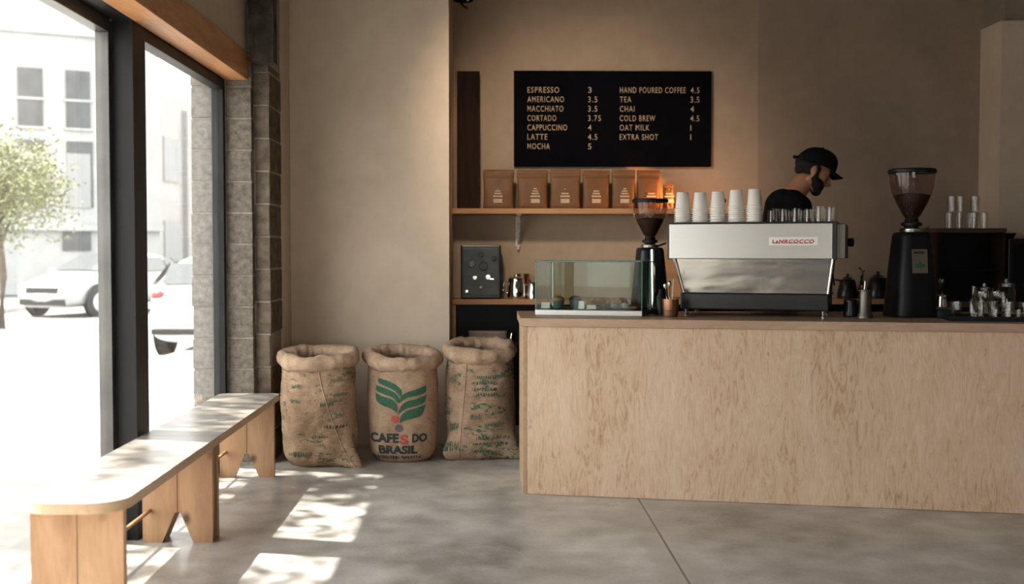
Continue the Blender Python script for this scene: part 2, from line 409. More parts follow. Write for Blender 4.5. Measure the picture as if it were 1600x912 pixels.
# front wall behind the camera with a wide shop window, unseen and sized for its light
WX = 1.60
m_ = MB(); m_.box(-1.85, -3.6, 0, -1.2, -3.4, 3.7).box(WX, -3.6, 0, 5.0, -3.4, 3.7).box(-1.2, -3.6, 2.5, WX, -3.4, 3.7).box(-1.2, -3.6, 0, WX, -3.4, .4)
struct(m_.build('wall_front', 'plaster_dark'))
f = struct(MB().box(-1.2, -3.53, .4, WX, -3.47, .46).box(-1.2, -3.53, 2.44, WX, -3.47, 2.5).box(-1.2, -3.53, .46, -1.14, -3.47, 2.44).box(WX - .06, -3.53, .46, WX, -3.47, 2.44).build('window_4', 'black_metal'))
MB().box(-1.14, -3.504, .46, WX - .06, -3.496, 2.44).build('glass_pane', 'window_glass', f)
# block pier at the end of the windows
def blocks(x0, x1, y0, y1, z0, z1, course, mat, name, jit=.004, seed=1):
    r = random.Random(seed); m = MB(); z = z0
    while z < z1 - .01:
        zz = min(z + course, z1)
        j = [r.uniform(-jit, jit) for _ in range(4)]
        m.box(x0 + j[0], y0 + j[1], z + .006, x1 + j[2], y1, zz - .006, .007); z = zz
    return struct(m.build(name, mat, smooth=True))
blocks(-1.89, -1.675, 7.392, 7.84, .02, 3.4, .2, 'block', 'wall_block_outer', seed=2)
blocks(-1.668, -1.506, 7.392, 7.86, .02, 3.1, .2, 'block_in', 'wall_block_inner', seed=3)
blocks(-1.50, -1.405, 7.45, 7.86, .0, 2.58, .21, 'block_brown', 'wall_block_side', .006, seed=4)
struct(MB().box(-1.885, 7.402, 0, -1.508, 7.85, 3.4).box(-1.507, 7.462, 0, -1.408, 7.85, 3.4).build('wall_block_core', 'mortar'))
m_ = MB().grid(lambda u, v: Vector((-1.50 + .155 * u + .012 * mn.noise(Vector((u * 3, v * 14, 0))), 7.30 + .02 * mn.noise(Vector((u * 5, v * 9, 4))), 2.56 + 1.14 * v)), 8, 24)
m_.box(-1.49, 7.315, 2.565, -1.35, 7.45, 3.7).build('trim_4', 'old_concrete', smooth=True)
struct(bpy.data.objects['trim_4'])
# timber lintel in two lengths
for i, (a, b) in enumerate(((-3.3, 5.466), (5.472, 7.385))):
    struct(MB().box(-1.665, a, 2.46, -1.523, b, 2.635, .004).build('trim_%d' % (i + 1), 'lintel'))
# post between the two windows
struct(MB().box(-1.77, 5.49, 0, -1.67, 5.64, 2.47, .002).build('trim_5', 'black_metal'))
def window(n, y0, y1, xg, x0, x1, z1=2.46, jl=.05, jr=.05, mat='black_metal'):
    m = MB()
    m.box(x0, y0, .0, x1, y1, .07, .002).box(x0, y0, z1 - .06, x1, y1, z1, .002)
    m.box(x0, y0, .07, x1, y0 + jl, z1 - .06, .002).box(x0, y1 - jr, .07, x1, y1, z1 - .06, .002)
    f = struct(m.build('window_%d' % n, mat))
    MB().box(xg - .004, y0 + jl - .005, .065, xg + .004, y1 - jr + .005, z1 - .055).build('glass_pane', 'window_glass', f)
window(1, 5.642, 7.388, -1.71, -1.745, -1.672)
window(2, 2.75, 5.4895, -1.80, -1.83, -1.768, mat='grey_metal')
struct(MB().box(-1.84, -3.4, 0, -1.53, .90, 2.459).build('wall_left_near', 'plaster'))
window(3, .90, 2.60, -1.80, -1.83, -1.772, mat='grey_metal')
struct(MB().box(-1.77, 2.60, 0, -1.67, 2.75, 2.47, .002).build('trim_6', 'black_metal'))
struct(MB().box(-1.84, -3.6, 2.462, -1.666, 7.39, 2.60).build('trim_7', 'black_metal'))

# ------------------------------------------------------------------ outside
struct(MB().box(-4.3, -6, -.14, -1.84, 60, -.02).box(-1.84, 7.9, -.14, 6, 60, -.02).box(-1.84, -9, -.14, 8, -3.62, -.02).build('ground_pavement', 'pavement'))
struct(MB().box(-60, -30, -.3, 20, 120, -.141).build('ground_road', 'road'))
struct(MB().box(-30, 20, -.14, -11.6, 33, -.02, .01).build('ground_far_pavement', 'pavement'))
# white corner building
bA = thing('apartment_building', 'white rendered building with tall dark sash windows across the street', 'building', (-20, 36, -.1), math.atan2(.436, .9))
MB().box(-6, 0, 0, 9.6, 4, 12).build('wall', 'facade', bA)
MB().box(-6, -.18, 2.12, 9.7, .0, 2.32).box(-6, -.1, 8.6, 9.7, 0, 8.8).build('ledge', 'facade', bA)
for k, t0 in enumerate((4.0, 5.5, 6.98, 8.45)):
    f = MB().box(t0 - .38, -.05, 5.55, t0 + .38, .02, 7.45).build('window', 'far_window', bA)
    MB().box(t0 - .45, -.08, 6.42, t0 + .45, -.03, 6.5).build('sash_bar', 'facade', f)
    MB().box(t0 - .45, -.1, 5.47, t0 + .45, 0, 5.545).build('sill', 'facade', bA)
    f = MB().prism([(t0 - .38, 4.7), (t0 + .38, 4.7), (t0 + .38, 2.9), (t0 + .44, 2.9), (t0 + .44, 5.1), (t0 - .38, 5.1)], -.05, .02, 'XZ').build('window', 'far_window', bA)
    MB().box(t0 - .38, -.06, 2.9, t0 + .36, .02, 4.7).build('blind', 'blind', f)
    if k == 2: MB().box(t0 - .55, -.05, 1.45, t0 + .35, .02, 2.08).build('window', 'far_window', bA)
bB = thing('apartment_building', 'pale distant building down the street seen through the narrower far pane', 'building', (-15.3, 46.5, -.1), R(84))
MB().box(0, 0, 0, 34, 4, 8.5).build('wall', 'facade2', bB)
for k in range(9):
    MB().box(1.2 + 3.6 * k, -.25, 0, 1.7 + 3.6 * k, 0, 8).build('pilaster', 'facade2', bB)
    if k >= 8: continue
    MB().box(2.4 + 3.6 * k, -.06, 1.0, 4.2 + 3.6 * k, .02, 2.8).build('window', 'blind', bB); MB().box(2.4 + 3.6 * k, -.06, 4.6, 4.2 + 3.6 * k, .02, 6.6).build('window', 'blind', bB)
def tree(loc, h, crown_r, label, n, seed, leaf=.09, trunk_r=.09, gaps=.35, zs=.8):
    r = random.Random(seed)
    t = thing('street_tree', label, 'tree', loc)
    m = MB(); m.tube([(0, 0, 0), (.05, .02, h * .3), (-.04, .05, h * .62), (0, 0, h * .85)], [trunk_r, trunk_r * .8, trunk_r * .6, trunk_r * .3], 10)
    tips = []
    for k in range(9):
        a = k * 2.4; e = r.uniform(.4, .8)
        p0 = Vector((0, 0, h * r.uniform(.45, .75))); p2 = Vector((math.cos(a) * crown_r * e, math.sin(a) * crown_r * e, h * r.uniform(.65, .98)))
        m.tube([p0, (p0 + p2) / 2 + Vector((0, 0, .12)), p2], [trunk_r * .4, trunk_r * .25, .008], 6); tips.append(p2)
    m.build('trunk', 'bark', t, smooth='all')
    bm = bmesh.new(); cl = []
    for k in range(60):
        a = r.uniform(0, 2 * PI); rr = crown_r * math.sqrt(r.random()); z = h * .78 + r.uniform(-1, 1) * crown_r * zs * math.sqrt(max(0, 1 - (rr / crown_r) ** 2))
        cl.append(Vector((math.cos(a) * rr, math.sin(a) * rr, z)))
    for k in range(n):
        c = r.choice(cl) + Vector((r.gauss(0, 1), r.gauss(0, 1), r.gauss(0, 1))) * crown_r * gaps * .38
        q = Euler((r.uniform(-1, 1), r.uniform(-1, 1), r.uniform(0, 6.3))).to_matrix(); s_ = leaf * r.uniform(.6, 1.2)
        vs_ = [bm.verts.new(c + q @ Vector(p) * s_) for p in ((-.5, 0, 0), (0, -.22, .06), (.5, 0, 0), (0, .22, .06))]
        bm.faces.new(vs_)
    mb = MB(); mb.bm.free(); mb.bm = bm; mb.build('foliage', 'leaf', t)
    return t
tree((-9.45, 22.5, -.14), 3.35, 1.2, 'olive green leafy tree beside the parked car across the street', 9000, 3, leaf=.11, gaps=.5)
tree((-4.0, 7.2, -.02), 6.7, 2.0, 'taller leafy street tree on the pavement just outside the shop windows', 4800, 11, leaf=.17, gaps=.27, zs=.55)

def car(name, label, loc, rz, paint, L=4.45):
    t = thing(name, label, 'car', loc, rz)
    W = .89
    # stations along x (front = +x): x, belt z, roof z, half width scale
    st = [(2.22, .58, .58, .70), (2.12, .70, .70, .86), (1.6, .86, .87, .97), (1.05, .95, .98, 1), (.85, .97, 1.04, 1), (.15, .98, 1.42, 1), (-.5, .99, 1.48, 1),
          (-1.3, 1.0, 1.44, 1), (-1.75, 1.0, 1.30, .99), (-2.08, .98, 1.02, .94), (-2.20, .80, .80, .84), (-2.23, .5, .5, .78)]
    def sec(x, b, r_, k):
        w = W * k; cab = (r_ - b) > .12; wr = w * (.70 if cab else .80)
        zb = .22
        half = [(0, zb), (w * .86, zb), (w * .98, .36), (w, .6 if b > .62 else b * .8), (w * .97, b)]
        half += [(w * .90 + (wr - w * .9) * .5, b + (r_ - b) * .55), (wr, r_ - .03 if cab else r_), (wr * .5, r_ + .015), (0, r_ + .02)]
        return [Vector((x, y, z)) for y, z in half] + [Vector((x, -y, z)) for y, z in half[-2:0:-1]]
    m = MB(); rings = [[m.bm.verts.new(p) for p in sec(*s_)] for s_ in st]
    for a, b in zip(rings, rings[1:]):
        n = len(a)
        for i in range(n): m.bm.faces.new((a[i], a[(i + 1) % n], b[(i + 1) % n], b[i]))
    m.bm.faces.new(rings[0]); m.bm.faces.new(rings[-1][::-1])
    body = m.build('body', paint, t, smooth='all'); s_ = body.modifiers.new('s', 'SUBSURF'); s_.levels = 2; s_.render_levels = 2
    gl = MB()
    gl.grid(lambda u, v: Vector((.93 - .80 * v, (u - .5) * (1.42 - .22 * v), 1.02 + .385 * v + .02 * (1 - (2 * u - 1) ** 2))) + Vector((.03, 0, .02)), 8, 4)
    gl.build('windscreen', 'car_glass', t, smooth='all'); gl = MB()
    gl.grid(lambda u, v: Vector((-2.02 + .28 * v, (u - .5) * (1.34 - .2 * v), 1.03 + .29 * v)) + Vector((-.05, 0, .015)), 6, 4)
    gl.build('rear_window', 'car_glass', t, smooth='all')
    for sd in (-1, 1):
        sg = MB()
        for (xa, xb, ta, tb) in ((.62, -.32, .22, -.32), (-.38, -1.22, -.38, -1.22), (-1.28, -1.82, -1.28, -1.55)):
            sg.grid(lambda u, v: Vector(((xa + (xb - xa) * u) * (1 - v) + (ta + (tb - ta) * u) * v, sd * (.875 - .19 * v), 1.02 + .33 * v)), 3, 2)
        sg.build('side_window', 'car_glass', t)
        for wx in (1.38, -1.36):
            wh = MB().lathe([(.10, -.09), (.27, -.11), (.325, -.09), (.335, 0), (.325, .09), (.27, .11), (.10, .09)], 28, (wx, sd * .80, .335), 'Y').build('wheel', 'rubber', t, smooth=True)
            rm = MB().lathe([(0, 0), (.05, .02), (.06, 0), (.20, -.01), (.215, .02), (.22, 0)], 24, (wx, sd * .915 - .0, .335), 'Y')
            for k in range(5):
                a = k * 2 * PI / 5; rm.rbox((wx + .12 * math.cos(a), sd * .93, .335 + .12 * math.sin(a)), (.17, .02, .045), (0, -a, 0), .004)
            rm.build('rim', 'headlight', wh, smooth=True)
            MB().lathe([(0, 0), (.385, 0), (.39, .01), (0, .012)], 28, (wx, sd * .872, .36), 'Y').build('wheel_arch', 'rubber', t)
        MB().ball((2.02, sd * .62, .70), (.16, .14, .075)).build('headlight', 'headlight', t, smooth='all')
        MB().ball((-2.10, sd * .68, .88), (.07, .11, .07)).build('tail_light', 'taillight', t, smooth='all')
        MB().ball((.72, sd * .96, 1.04), (.07, .10, .065)).build('wing_mirror', paint, t, smooth='all')
        MB().box(-.1, sd * .895 - .01, .84, .08, sd * .895 + .01, .865, .004).build('door_handle', paint, t); MB().box(-1.05, sd * .895 - .01, .84, -.87, sd * .895 + .01, .865, .004).build('door_handle', paint, t)
    g = MB().box(2.14, -.42, .56, 2.22, .42, .68, .01)
    g.build('grille', 'black_gloss', t)
    MB().box(2.12, -.62, .28, 2.21, .62, .42, .01).build('air_intake', 'black_gloss', t)
    MB().box(2.215, -.17, .46, 2.235, .17, .54, .002).build('number_plate', 'paper', t)
    MB().box(-2.26, -.2, .62, -2.22, .2, .72, .002).build('number_plate', 'paper', t)
    MB().box(-2.27, -.75, .34, -2.15, .75, .42, .02).build('bumper_trim', 'rubber', t)
    return t
car('parked_car', 'silver white hatchback parked across the street beside the leafy tree', (-9.22, 27.97, -.14), R(-110), 'car_paint')
car('parked_car', 'bright white car parked on the near kerb, its tail towards the shop', (-3.92, 18.4, -.14), R(89), 'car_white')

# ------------------------------------------------------------------ benches
def rounded_rect(x0, y0, x1, y1, rn, rf, seg=8):
    pts = []
    for cx, cy_, a0, r in ((x0 + rn, y0 + rn, 180, rn), (x1 - rn, y0 + rn, 270, rn), (x1 - rf, y1 - rf, 0, rf), (x0 + rf, y1 - rf, 90, rf)):
        for k in range(seg + 1):
            a = R(a0 + 90 * k / seg); pts.append((cx + r * math.cos(a), cy_ + r * math.sin(a)))
    return pts
BX0, BX1 = -1.655, -1.285
def bench(y0, y1, rn, rf, label, legs):
    t = thing('bench', label, 'bench', ((BX0 + BX1) / 2, (y0 + y1) / 2, 0), 0, None)
    hx = (BX1 - BX0) / 2; hy = (y1 - y0) / 2
    MB().prism(rounded_rect(-hx, -hy, hx, hy, rn, rf), .462, .497).build('seat_board', 'pine_side', t, smooth=True)
    MB().prism(rounded_rect(-hx, -hy, hx, hy, rn, rf), .4972, .500).build('laminate_top', 'laminate', t, smooth=True)
    for yl, vcut in legs:
        l = MB(); yy = yl - (y0 + y1) / 2; a = hx - .02
        for sd in (-1, 1):
            if vcut: poly = [(sd * a, 0), (sd * a * .45, 0), (sd * a * .18, .105), (sd * .012, .145), (sd * .0015, .145), (sd * .0015, .461), (sd * a, .461)]
            else: poly = [(sd * a, 0), (sd * .0015, 0), (sd * .0015, .461), (sd * a, .461)]
            l.prism(poly if sd > 0 else poly[::-1], yy - .018, yy + .018, 'XZ')
        l.build('leg', 'pine', t)
    ya, yb = legs[0][0] - (y0 + y1) / 2, legs[1][0] - (y0 + y1) / 2
    MB().tube([(-.13, ya + .018, .155), (-.13, yb - .018, .155)], .010).build('stretcher', 'pine', t, smooth=True)
    return t
bench(4.02, 5.497, .13, .004, 'nearer pale topped pine bench with the broad rounded front end', ((4.13, False), (5.455, True)))
bench(5.503, 7.12, .004, .05, 'farther pale topped pine bench ending by the block pier', ((5.55, True), (7.02, True)))

# ------------------------------------------------------------------ coffee sacks
def sack(name_label, px, base_py, w, top, mat, seedv, ears=(), lean=0, wr=1.0, seam=None, collar_tilt=(0, 0), rollr=.05):
    yf = 1800 * CAMZ / (base_py - 390)
    cy_ = yf + w / 2 * .9; cx = (px - 763) / 1800 * (cy_ - .05)
    t = thing('coffee_sack', name_label, 'sack', (cx, cy_, 0))
    Rr = w / 2; H = top - rollr
    def surf(th, z, off=0):
        k = z / H
        r = Rr * (.90 + .10 * math.sin(min(1, max(0, k)) * PI * .9 + .15))
        if z < .10: r *= (1 - .22 * (1 - max(0, z) / .10) ** 2.6)
        # flatter front, as a filled bag
        sq = 1 / (abs(math.cos(th)) ** 3.0 + abs(math.sin(th)) ** 3.0) ** (1 / 3.0); r *= .30 * sq + .72
        q = Vector((math.cos(th) * 1.6, math.sin(th) * 1.6, z * 11 + .9 * math.sin(th * 2) + seedv))
        r += wr * (.006 * mn.noise(q) + .003 * mn.noise(q * 2.3)) + .010 * mn.noise(Vector((math.cos(th) * 1.2, math.sin(th) * 1.2, z * 3 + seedv * 2)))
        zz = z
        for (ea, ez, er) in ears:
            d = (th - ea + PI) % (2 * PI) - PI
            e = math.exp(-(d / .20) ** 2) * math.exp(-((z - ez) / .11) ** 2) * er; r += e; zz = z - (e * .5 if z > .02 else 0)
            zz = max(zz, 0.0)
        r += off
        lx = lean * k
        return Vector((r * math.cos(th) + lx, r * math.sin(th) * .92, max(zz, 0)))
    def body(u, v):
        th = u * 2 * PI
        if v < .06: p = surf(th, 0); return Vector((p.x * v / .06, p.y * v / .06, 0.0))
        return surf(th, (v - .06) / .94 * H)
    MB().grid(body, 96, 64, cu=True).build('bag', mat, t, smooth='all')
    def collar(u, v):
        th = u * 2 * PI; a = v * 2 * PI
        p = surf(th, H); rad = Vector((p.x - lean, p.y, 0)).normalized()
        q = Vector((math.cos(th) * 2.2, math.sin(th) * 2.2, seedv + math.cos(a) * .8))
        rr = rollr * (1 + .34 * mn.noise(q) + .2 * mn.noise(q * 3.1))
        c = Vector((p.x, p.y, H + .004)) - rad * .012
        c.z += collar_tilt[0] * math.cos(th) + collar_tilt[1] * math.sin(th) + .012 * mn.noise(Vector((math.cos(th) * 1.5, math.sin(th) * 1.5, seedv + 9)))
        return c + rad * rr * 1.05 * math.cos(a) + Vector((0, 0, rr * .95 * math.sin(a)))
    MB().grid(collar, 96, 20, cu=True, cv=True).build('rolled_collar', 'burlap_roll', t, smooth='all')
    fr = MB(); r = random.Random(int(seedv * 10))     # loose threads on the rim
    for k in range(700):
        u = r.random(); v = r.uniform(.1, .42) if r.random() < .7 else r.uniform(.6, .95)
        p = collar(u, v); d = Vector((r.gauss(0, 1), r.gauss(0, 1), r.uniform(-.2, 1))).normalized() * r.uniform(.006, .022)
        n_ = Vector((-d.y, d.x, 0)).normalized() * .0009
        vv = [fr.bm.verts.new(p - n_), fr.bm.verts.new(p + n_), fr.bm.verts.new(p + d)]; fr.bm.faces.new(vv)
    tag(fr.build('loose_threads', 'burlap_roll', t), kind='stuff')
    def inner(u, v):
        th = u * 2 * PI; p = surf(th, H); k = 1 - .16 - .12 * v + .05 * mn.noise(Vector((math.cos(th) * 3, math.sin(th) * 3, seedv)))
        return Vector((p.x * k, p.y * k, H + .015 - .22 * v))
    MB().grid(inner, 64, 6, cu=True).build('lining', 'burlap', t, smooth='all')
    tag(MB().grid(lambda u, v: Vector(((surf(u * 2 * PI, H).x) * .80 * v, (surf(u * 2 * PI, H).y) * .80 * v, H - .12 + .03 * (1 - v * v) + .006 * mn.noise(Vector((v * 20 * math.cos(u * 6.28), v * 20 * math.sin(u * 6.28), 1))))), 48, 16, cu=True)
        .build('coffee_beans', 'beans', t, smooth='all'), kind='stuff')
    if seam:
        pts = []
        for k in range(40):
            f_ = k / 39; th = seam[0] + (seam[1] - seam[0]) * f_ ** 1.5; pts.append(surf(th, H * (1 - f_) * .97 + .02, .0025))
        MB().tube(pts, .0035, 6).build('seam', 'burlap_roll', t, smooth='all')
    return t, surf, cx, cy_
FRONT = -PI / 2
s1, sf1, *_ = sack('jute coffee sack by the block pier, faded print and ragged lower right corner', 497, 733, .485, .735, 'burlap_q', 2.1, ears=((FRONT + .95, .02, .15),), wr=1.9, seam=(FRONT + .12, FRONT + .90), collar_tilt=(.0, .025), lean=-.006)
s2, sf2, *_ = sack('middle jute coffee sack with green leaf emblem and red berries', 628, 726, .465, .715, 'burlap', 5.3, wr=.7, collar_tilt=(-.008, .032))
s3, sf3, *_ = sack('jute coffee sack nearest the counter, smudged green print', 750, 722, .462, .76, 'burlap_p', 8.4, ears=((FRONT - .85, .02, .11), (FRONT + 1.05, .04, .09)), wr=1.2, seam=(FRONT - .38, FRONT - .62), collar_tilt=(.0, .03))
# printing on the middle sack, laid onto the curved cloth; u is along the girth, z up
def onto(surf, mb, rad=.232, off=.0035, ru=0):
    bmesh.ops.triangulate(mb.bm, faces=mb.bm.faces[:])
    long_ = [e for e in mb.bm.edges if e.calc_length() > .012]
    if long_: bmesh.ops.subdivide_edges(mb.bm, edges=long_, cuts=1); bmesh.ops.triangulate(mb.bm, faces=mb.bm.faces[:])
    for v in mb.bm.verts:
        u, z = v.co.x, v.co.z; th = FRONT + ru + math.asin(max(-.98, min(.98, u / rad))); v.co = surf(th, z, off)
    return mb
K = 1 / 985.
def cu_(X): return (X - 822) * K
def cz_(Y): return (825 - Y) * K + .004
def bez(pts, n=12):
    out = []
    P = [Vector((cu_(a), cz_(b))) for a, b in pts]
    for i in range(n + 1):
        t = i / n * (len(P) - 1); k = min(int(t), len(P) - 2); f_ = t - k
        p0, p1, p2, p3 = P[max(k - 1, 0)], P[k], P[k + 1], P[min(k + 2, len(P) - 1)]
        out.append(.5 * ((2 * p1) + (-p0 + p2) * f_ + (2 * p0 - 5 * p1 + 4 * p2 - p3) * f_ ** 2 + (-p0 + 3 * p1 - 3 * p2 + p3) * f_ ** 3))
    return out
leaves = [([(678, 282), (740, 296), (800, 325), (830, 360), (826, 400)], [(678, 282), (684, 312), (735, 334), (785, 358), (826, 400)]),
          ([(673, 328), (730, 345), (790, 372), (818, 412), (812, 438)], [(673, 328), (676, 362), (725, 384), (775, 402), (812, 438)]),
          ([(671, 376), (720, 398), (775, 415), (806, 452), (801, 497)], [(671, 376), (678, 425), (710, 452), (762, 470), (801, 497)]),
          ([(977, 332), (920, 352), (865, 368), (830, 392), (814, 436)], [(977, 332), (971, 372), (925, 392), (865, 404), (814, 436)]),
          ([(974, 392), (920, 414), (860, 428), (822, 462), (804, 512)], [(974, 392), (965, 436), (915, 458), (858, 472), (804, 512)]),
          ([(968, 452), (910, 472), (858, 488), (826, 520), (818, 567)], [(968, 452), (945, 515), (900, 535), (855, 545), (818, 567)])]
for a, b in leaves:
    A, B = bez(a), bez(b); m = MB()
    m.grid(lambda u, v: (lambda p: Vector((p.x, 0, p.y)))(A[round(u * 12)].lerp(B[round(u * 12)], v)), 12, 5)
    onto(sf2, m).build('leaf_print', 'green_ink', s2, smooth='all')
for X, Y, r_, mt in ((816, 467, 9, 'red_faded'), (792, 540, 25, 'red_faded'), (814, 597, 25, 'grey_ink')):
    m = MB(); m.grid(lambda u, v: Vector((cu_(X) + r_ * K * v * math.cos(u * 6.283), 0, cz_(Y) + r_ * K * v * math.sin(u * 6.283))), 20, 3, cu=True)
    onto(sf2, m).build('berry_print', mt, s2)
def sack_text(surf, parent, s, X0, X1, Y, h, mat, bold=.03, name='lettering', off=.0035):
    m = text_bm(s, (X1 - X0) * K, h * K, 0, bold)
    for v in m.bm.verts: v.co.x += cu_(X0); v.co.z += cz_(Y)
    return onto(surf, m, off=off).build(name, mat, parent)
sack_text(sf2, s2, 'CAFE', 628, 812, 690, 58, 'dark_ink', .045)
sack_text(sf2, s2, 'S', 816, 872, 698, 60, 'red_faded', .05)
sack_text(sf2, s2, 'DO', 893, 980, 688, 54, 'dark_ink', .045)
sack_text(sf2, s2, 'BRASIL', 683, 930, 762, 52, 'dark_ink', .045)
def scribble(surf, parent, X0, X1, Y, h, mat, seed, vertical=False, n=22):
    """worn, unreadable stencil strokes"""
    r = random.Random(seed); m = MB()
    for k in range(n):
        x = X0 + (X1 - X0) * (k + r.uniform(-.2, .2)) / n; hh = h * r.uniform(.45, 1); w_ = (X1 - X0) / n * r.uniform(.3, .75)
        y = Y - r.uniform(0, h - hh)
        x0, x1, z0, z1 = cu_(x), cu_(x + w_), cz_(y), cz_(y - hh)
        m.grid(lambda u, v: Vector((x0 + (x1 - x0) * u + .2 * (z1 - z0) * (r.random() * .0 + v) * (1 if k % 2 else -.4), 0, z0 + (z1 - z0) * v)), 1, 3)
    onto(surf, m).build('faded_print', mat, parent)
scribble(sf2, s2, 635, 972, 802, 26, 'dark_ink', 5, n=34)
for (X0, X1, Y, h, sd) in ((700, 760, 330, 30, 1), (690, 745, 420, 26, 2), (930, 1010, 380, 22, 4), (860, 930, 440, 26, 5), (880, 1000, 580, 26, 6), (690, 800, 760, 34, 7), (820, 900, 640, 20, 8)):
    scribble(sf1, s1, X0, X1, Y, h, 'dark_ink' if sd % 3 == 0 else 'green_ink', sd + 20, n=14)
for (X0, X1, Y, h, sd) in ((790, 920, 300, 26, 1), (770, 930, 335, 28, 2), (775, 925, 375, 26, 3), (800, 940, 410, 28, 4), (760, 830, 560, 40, 5), (850, 960, 610, 34, 6), (800, 1000, 690, 24, 7), (780, 990, 725, 18, 8), (770, 900, 780, 26, 9), (640, 680, 330, 60, 10), (640, 690, 640, 60, 11), (640, 690, 760, 60, 12)):
    scribble(sf3, s3, X0, X1, Y, h, 'green_ink', sd + 40, n=18)

# ------------------------------------------------------------------ counter
CL = (.195, 6.50)      # left front corner
CS = -.2136            # slope of the front
def cfront(x): return CL[1] + CS * (x - CL[0])
def cback(x): return 7.25 - .06 * (x - CL[0])
XE = 4.6
ct = thing('service_counter', 'long pale plywood service counter with a tan wooden worktop', 'counter', (2.2, 6.6, 0))
def cpoly(ov, x0=None):
    x0 = CL[0] if x0 is None else x0
    pts = [(x0 - ov, cfront(x0) - ov), (XE, cfront(XE) - ov), (XE, cback(XE) + ov), (x0 - ov, cback(x0) + ov)]
    return [(a - 2.2, b - 6.6) for a, b in pts]
nlen = math.hypot(XE - CL[0], (XE - CL[0]) * CS)
MB().prism([(CL[0] + .024 - 2.2, cfront(CL[0] + .024) - 6.6), (XE - 2.2, cfront(XE) - 6.6), (XE - 2.2, cfront(XE) + .02 - 6.6), (CL[0] + .024 - 2.2, cfront(CL[0] + .024) + .02 - 6.6)], 0.002, .953).build('front_panel', 'ply', ct)
MB().box(CL[0] - 2.2, cfront(CL[0]) - .001 - 6.6, .001, CL[0] + .022 - 2.2, cback(CL[0]) - 6.6, .953, .001).build('end_panel', 'pine_side', ct)
MB().prism(cpoly(.014), .955, 1.0).build('worktop', 'worktop', ct)
MB().box(CL[0] + .05 - 2.2, 6.72 - 6.6, .3, XE - 2.2, 7.0 - 6.6, .32).build('inner_shelf', 'dark_wood_x', ct)
for x in (1.4, 2.8, 4.2):
    MB().box(x - 2.2, cfront(x) + .03 - 6.6, 0, x + .03 - 2.2, cback(x) - .03 - 6.6, .953).build('partition', 'pine_side', ct)

# ------------------------------------------------------------------ glass display case
DC = thing('display_case', 'low glass display case with green edges on the left end of the counter', 'display case', (.276, 6.79, 1.0), R(-16))
DW, DD, DB, DH = .635, .345, .034, .318
MB().box(0, 0, 0, DW, DD, DB, .003).build('base', 'steel', DC)
MB().box(.01, .01, DB, DW - .01, DD - .01, DB + .004).build('tray', 'black_matte', DC)
g = .005
for nm, b_ in (('front_pane', (g, 0, DB, DW - g, g, DH - g)), ('back_pane', (g, DD - g, DB, DW - g, DD, DH - g)), ('side_pane', (0, g, DB, g, DD - g, DH - g)),
               ('side_pane', (DW - g, g, DB, DW, DD - g, DH - g)), ('top_pane', (g, g, DH - g, DW - g, DD - g, DH))):
    MB().box(*b_).build(nm, 'case_glass', DC)
e = MB(); q = .0035
for x in (0, DW):
    for y in (0, DD): e.box(x - q + (q if x == 0 else -q), y - q + (q if y == 0 else -q), DB + .0005, x + q + (q if x == 0 else -q), y + q + (q if y == 0 else -q), DH)
    e.box(x - q + (q if x == 0 else -q), 0, DH - q, x + q + (q if x == 0 else -q), DD, DH + q)
for y in (0, DD): e.box(0, y - q + (q if y == 0 else -q), DH - q, DW, y + q + (q if y == 0 else -q), DH + q)
e.build('glass_edge', 'green_edge', DC)
MB().box(.03, DD - .02, DB + .004, .036, DD - .012, DH - .01).build('hinge_rod', 'steel', DC)
def in_case(lx, ly, lz=DB + .0045):
    return DC.location + Euler((0, 0, R(-16))).to_matrix() @ Vector((lx, ly, lz))
def muffin(loc, label, top, sc=1):
    t = thing('muffin', label, 'pastry', loc, rnd.uniform(0, 6), 'pastries in the display case', sc)
    m = MB(); m.lathe([(0, 0), (.026, 0), (.036, .045), (.033, .046), (0, .046)], 24)
    m.build('paper_case', 'teal_paper', t, smooth=True)
    m = MB(); m.grid(lambda u, v: Vector(((.037 * math.cos(u * 6.283)) * math.sin(v * PI / 2) * (1 + .1 * mn.noise(Vector((math.cos(u * 6.28) * 3, math.sin(u * 6.28) * 3, v * 4)))), .037 * math.sin(u * 6.283) * math.sin(v * PI / 2), .046 + .026 * math.cos(v * PI / 2) + .004 * mn.noise(Vector((math.cos(u * 6.28) * 4, math.sin(u * 6.28) * 4, v * 5))))), 24, 8, cu=True)
    m.build('crown', top, t, smooth='all')
muffin(in_case(.115, .12), 'muffin in a blue grey paper case, leftmost in the display case', 'pastry')
muffin(in_case(.20, .20), 'brown muffin second from the left in the display case', 'choc')
def croissant(loc, label, rz, mat='pastry', sc=1):
    m = MB(); n = 26
    def fn(u, v):
        a = (u - .5) * 2.3; k = math.sin(u * PI) ** .7; rr = (.006 + .021 * k) * (1 + .10 * math.sin(u * 50))
        c = Vector((.055 * math.sin(a), .055 * math.cos(a) - .045, 0)); d = Vector((math.sin(a), math.cos(a), 0))
        return c + d * rr * math.cos(v * 6.283) + Vector((0, 0, .024 + rr * math.sin(v * 6.283)))
    m.grid(fn, n * 2, 14, cv=True)
    zmin = min(v.co.z for v in m.bm.verts)
    for v in m.bm.verts: v.co = (v.co - Vector((0, 0, zmin))) * sc
    o = m.build('croissant', mat, None, smooth='all'); o.location = loc; o.rotation_euler = (0, 0, rz)
    tag(o, label, 'pastry', 'pastries in the display case')
croissant(in_case(.345, .22), 'golden croissant lying in the middle of the display case', .2, sc=1.1)
croissant(in_case(.29, .30), 'croissant behind the brown muffin in the display case', 2.0)
croissant(in_case(.47, .27), 'croissant toward the right side of the display case', 1.1, sc=1.05)
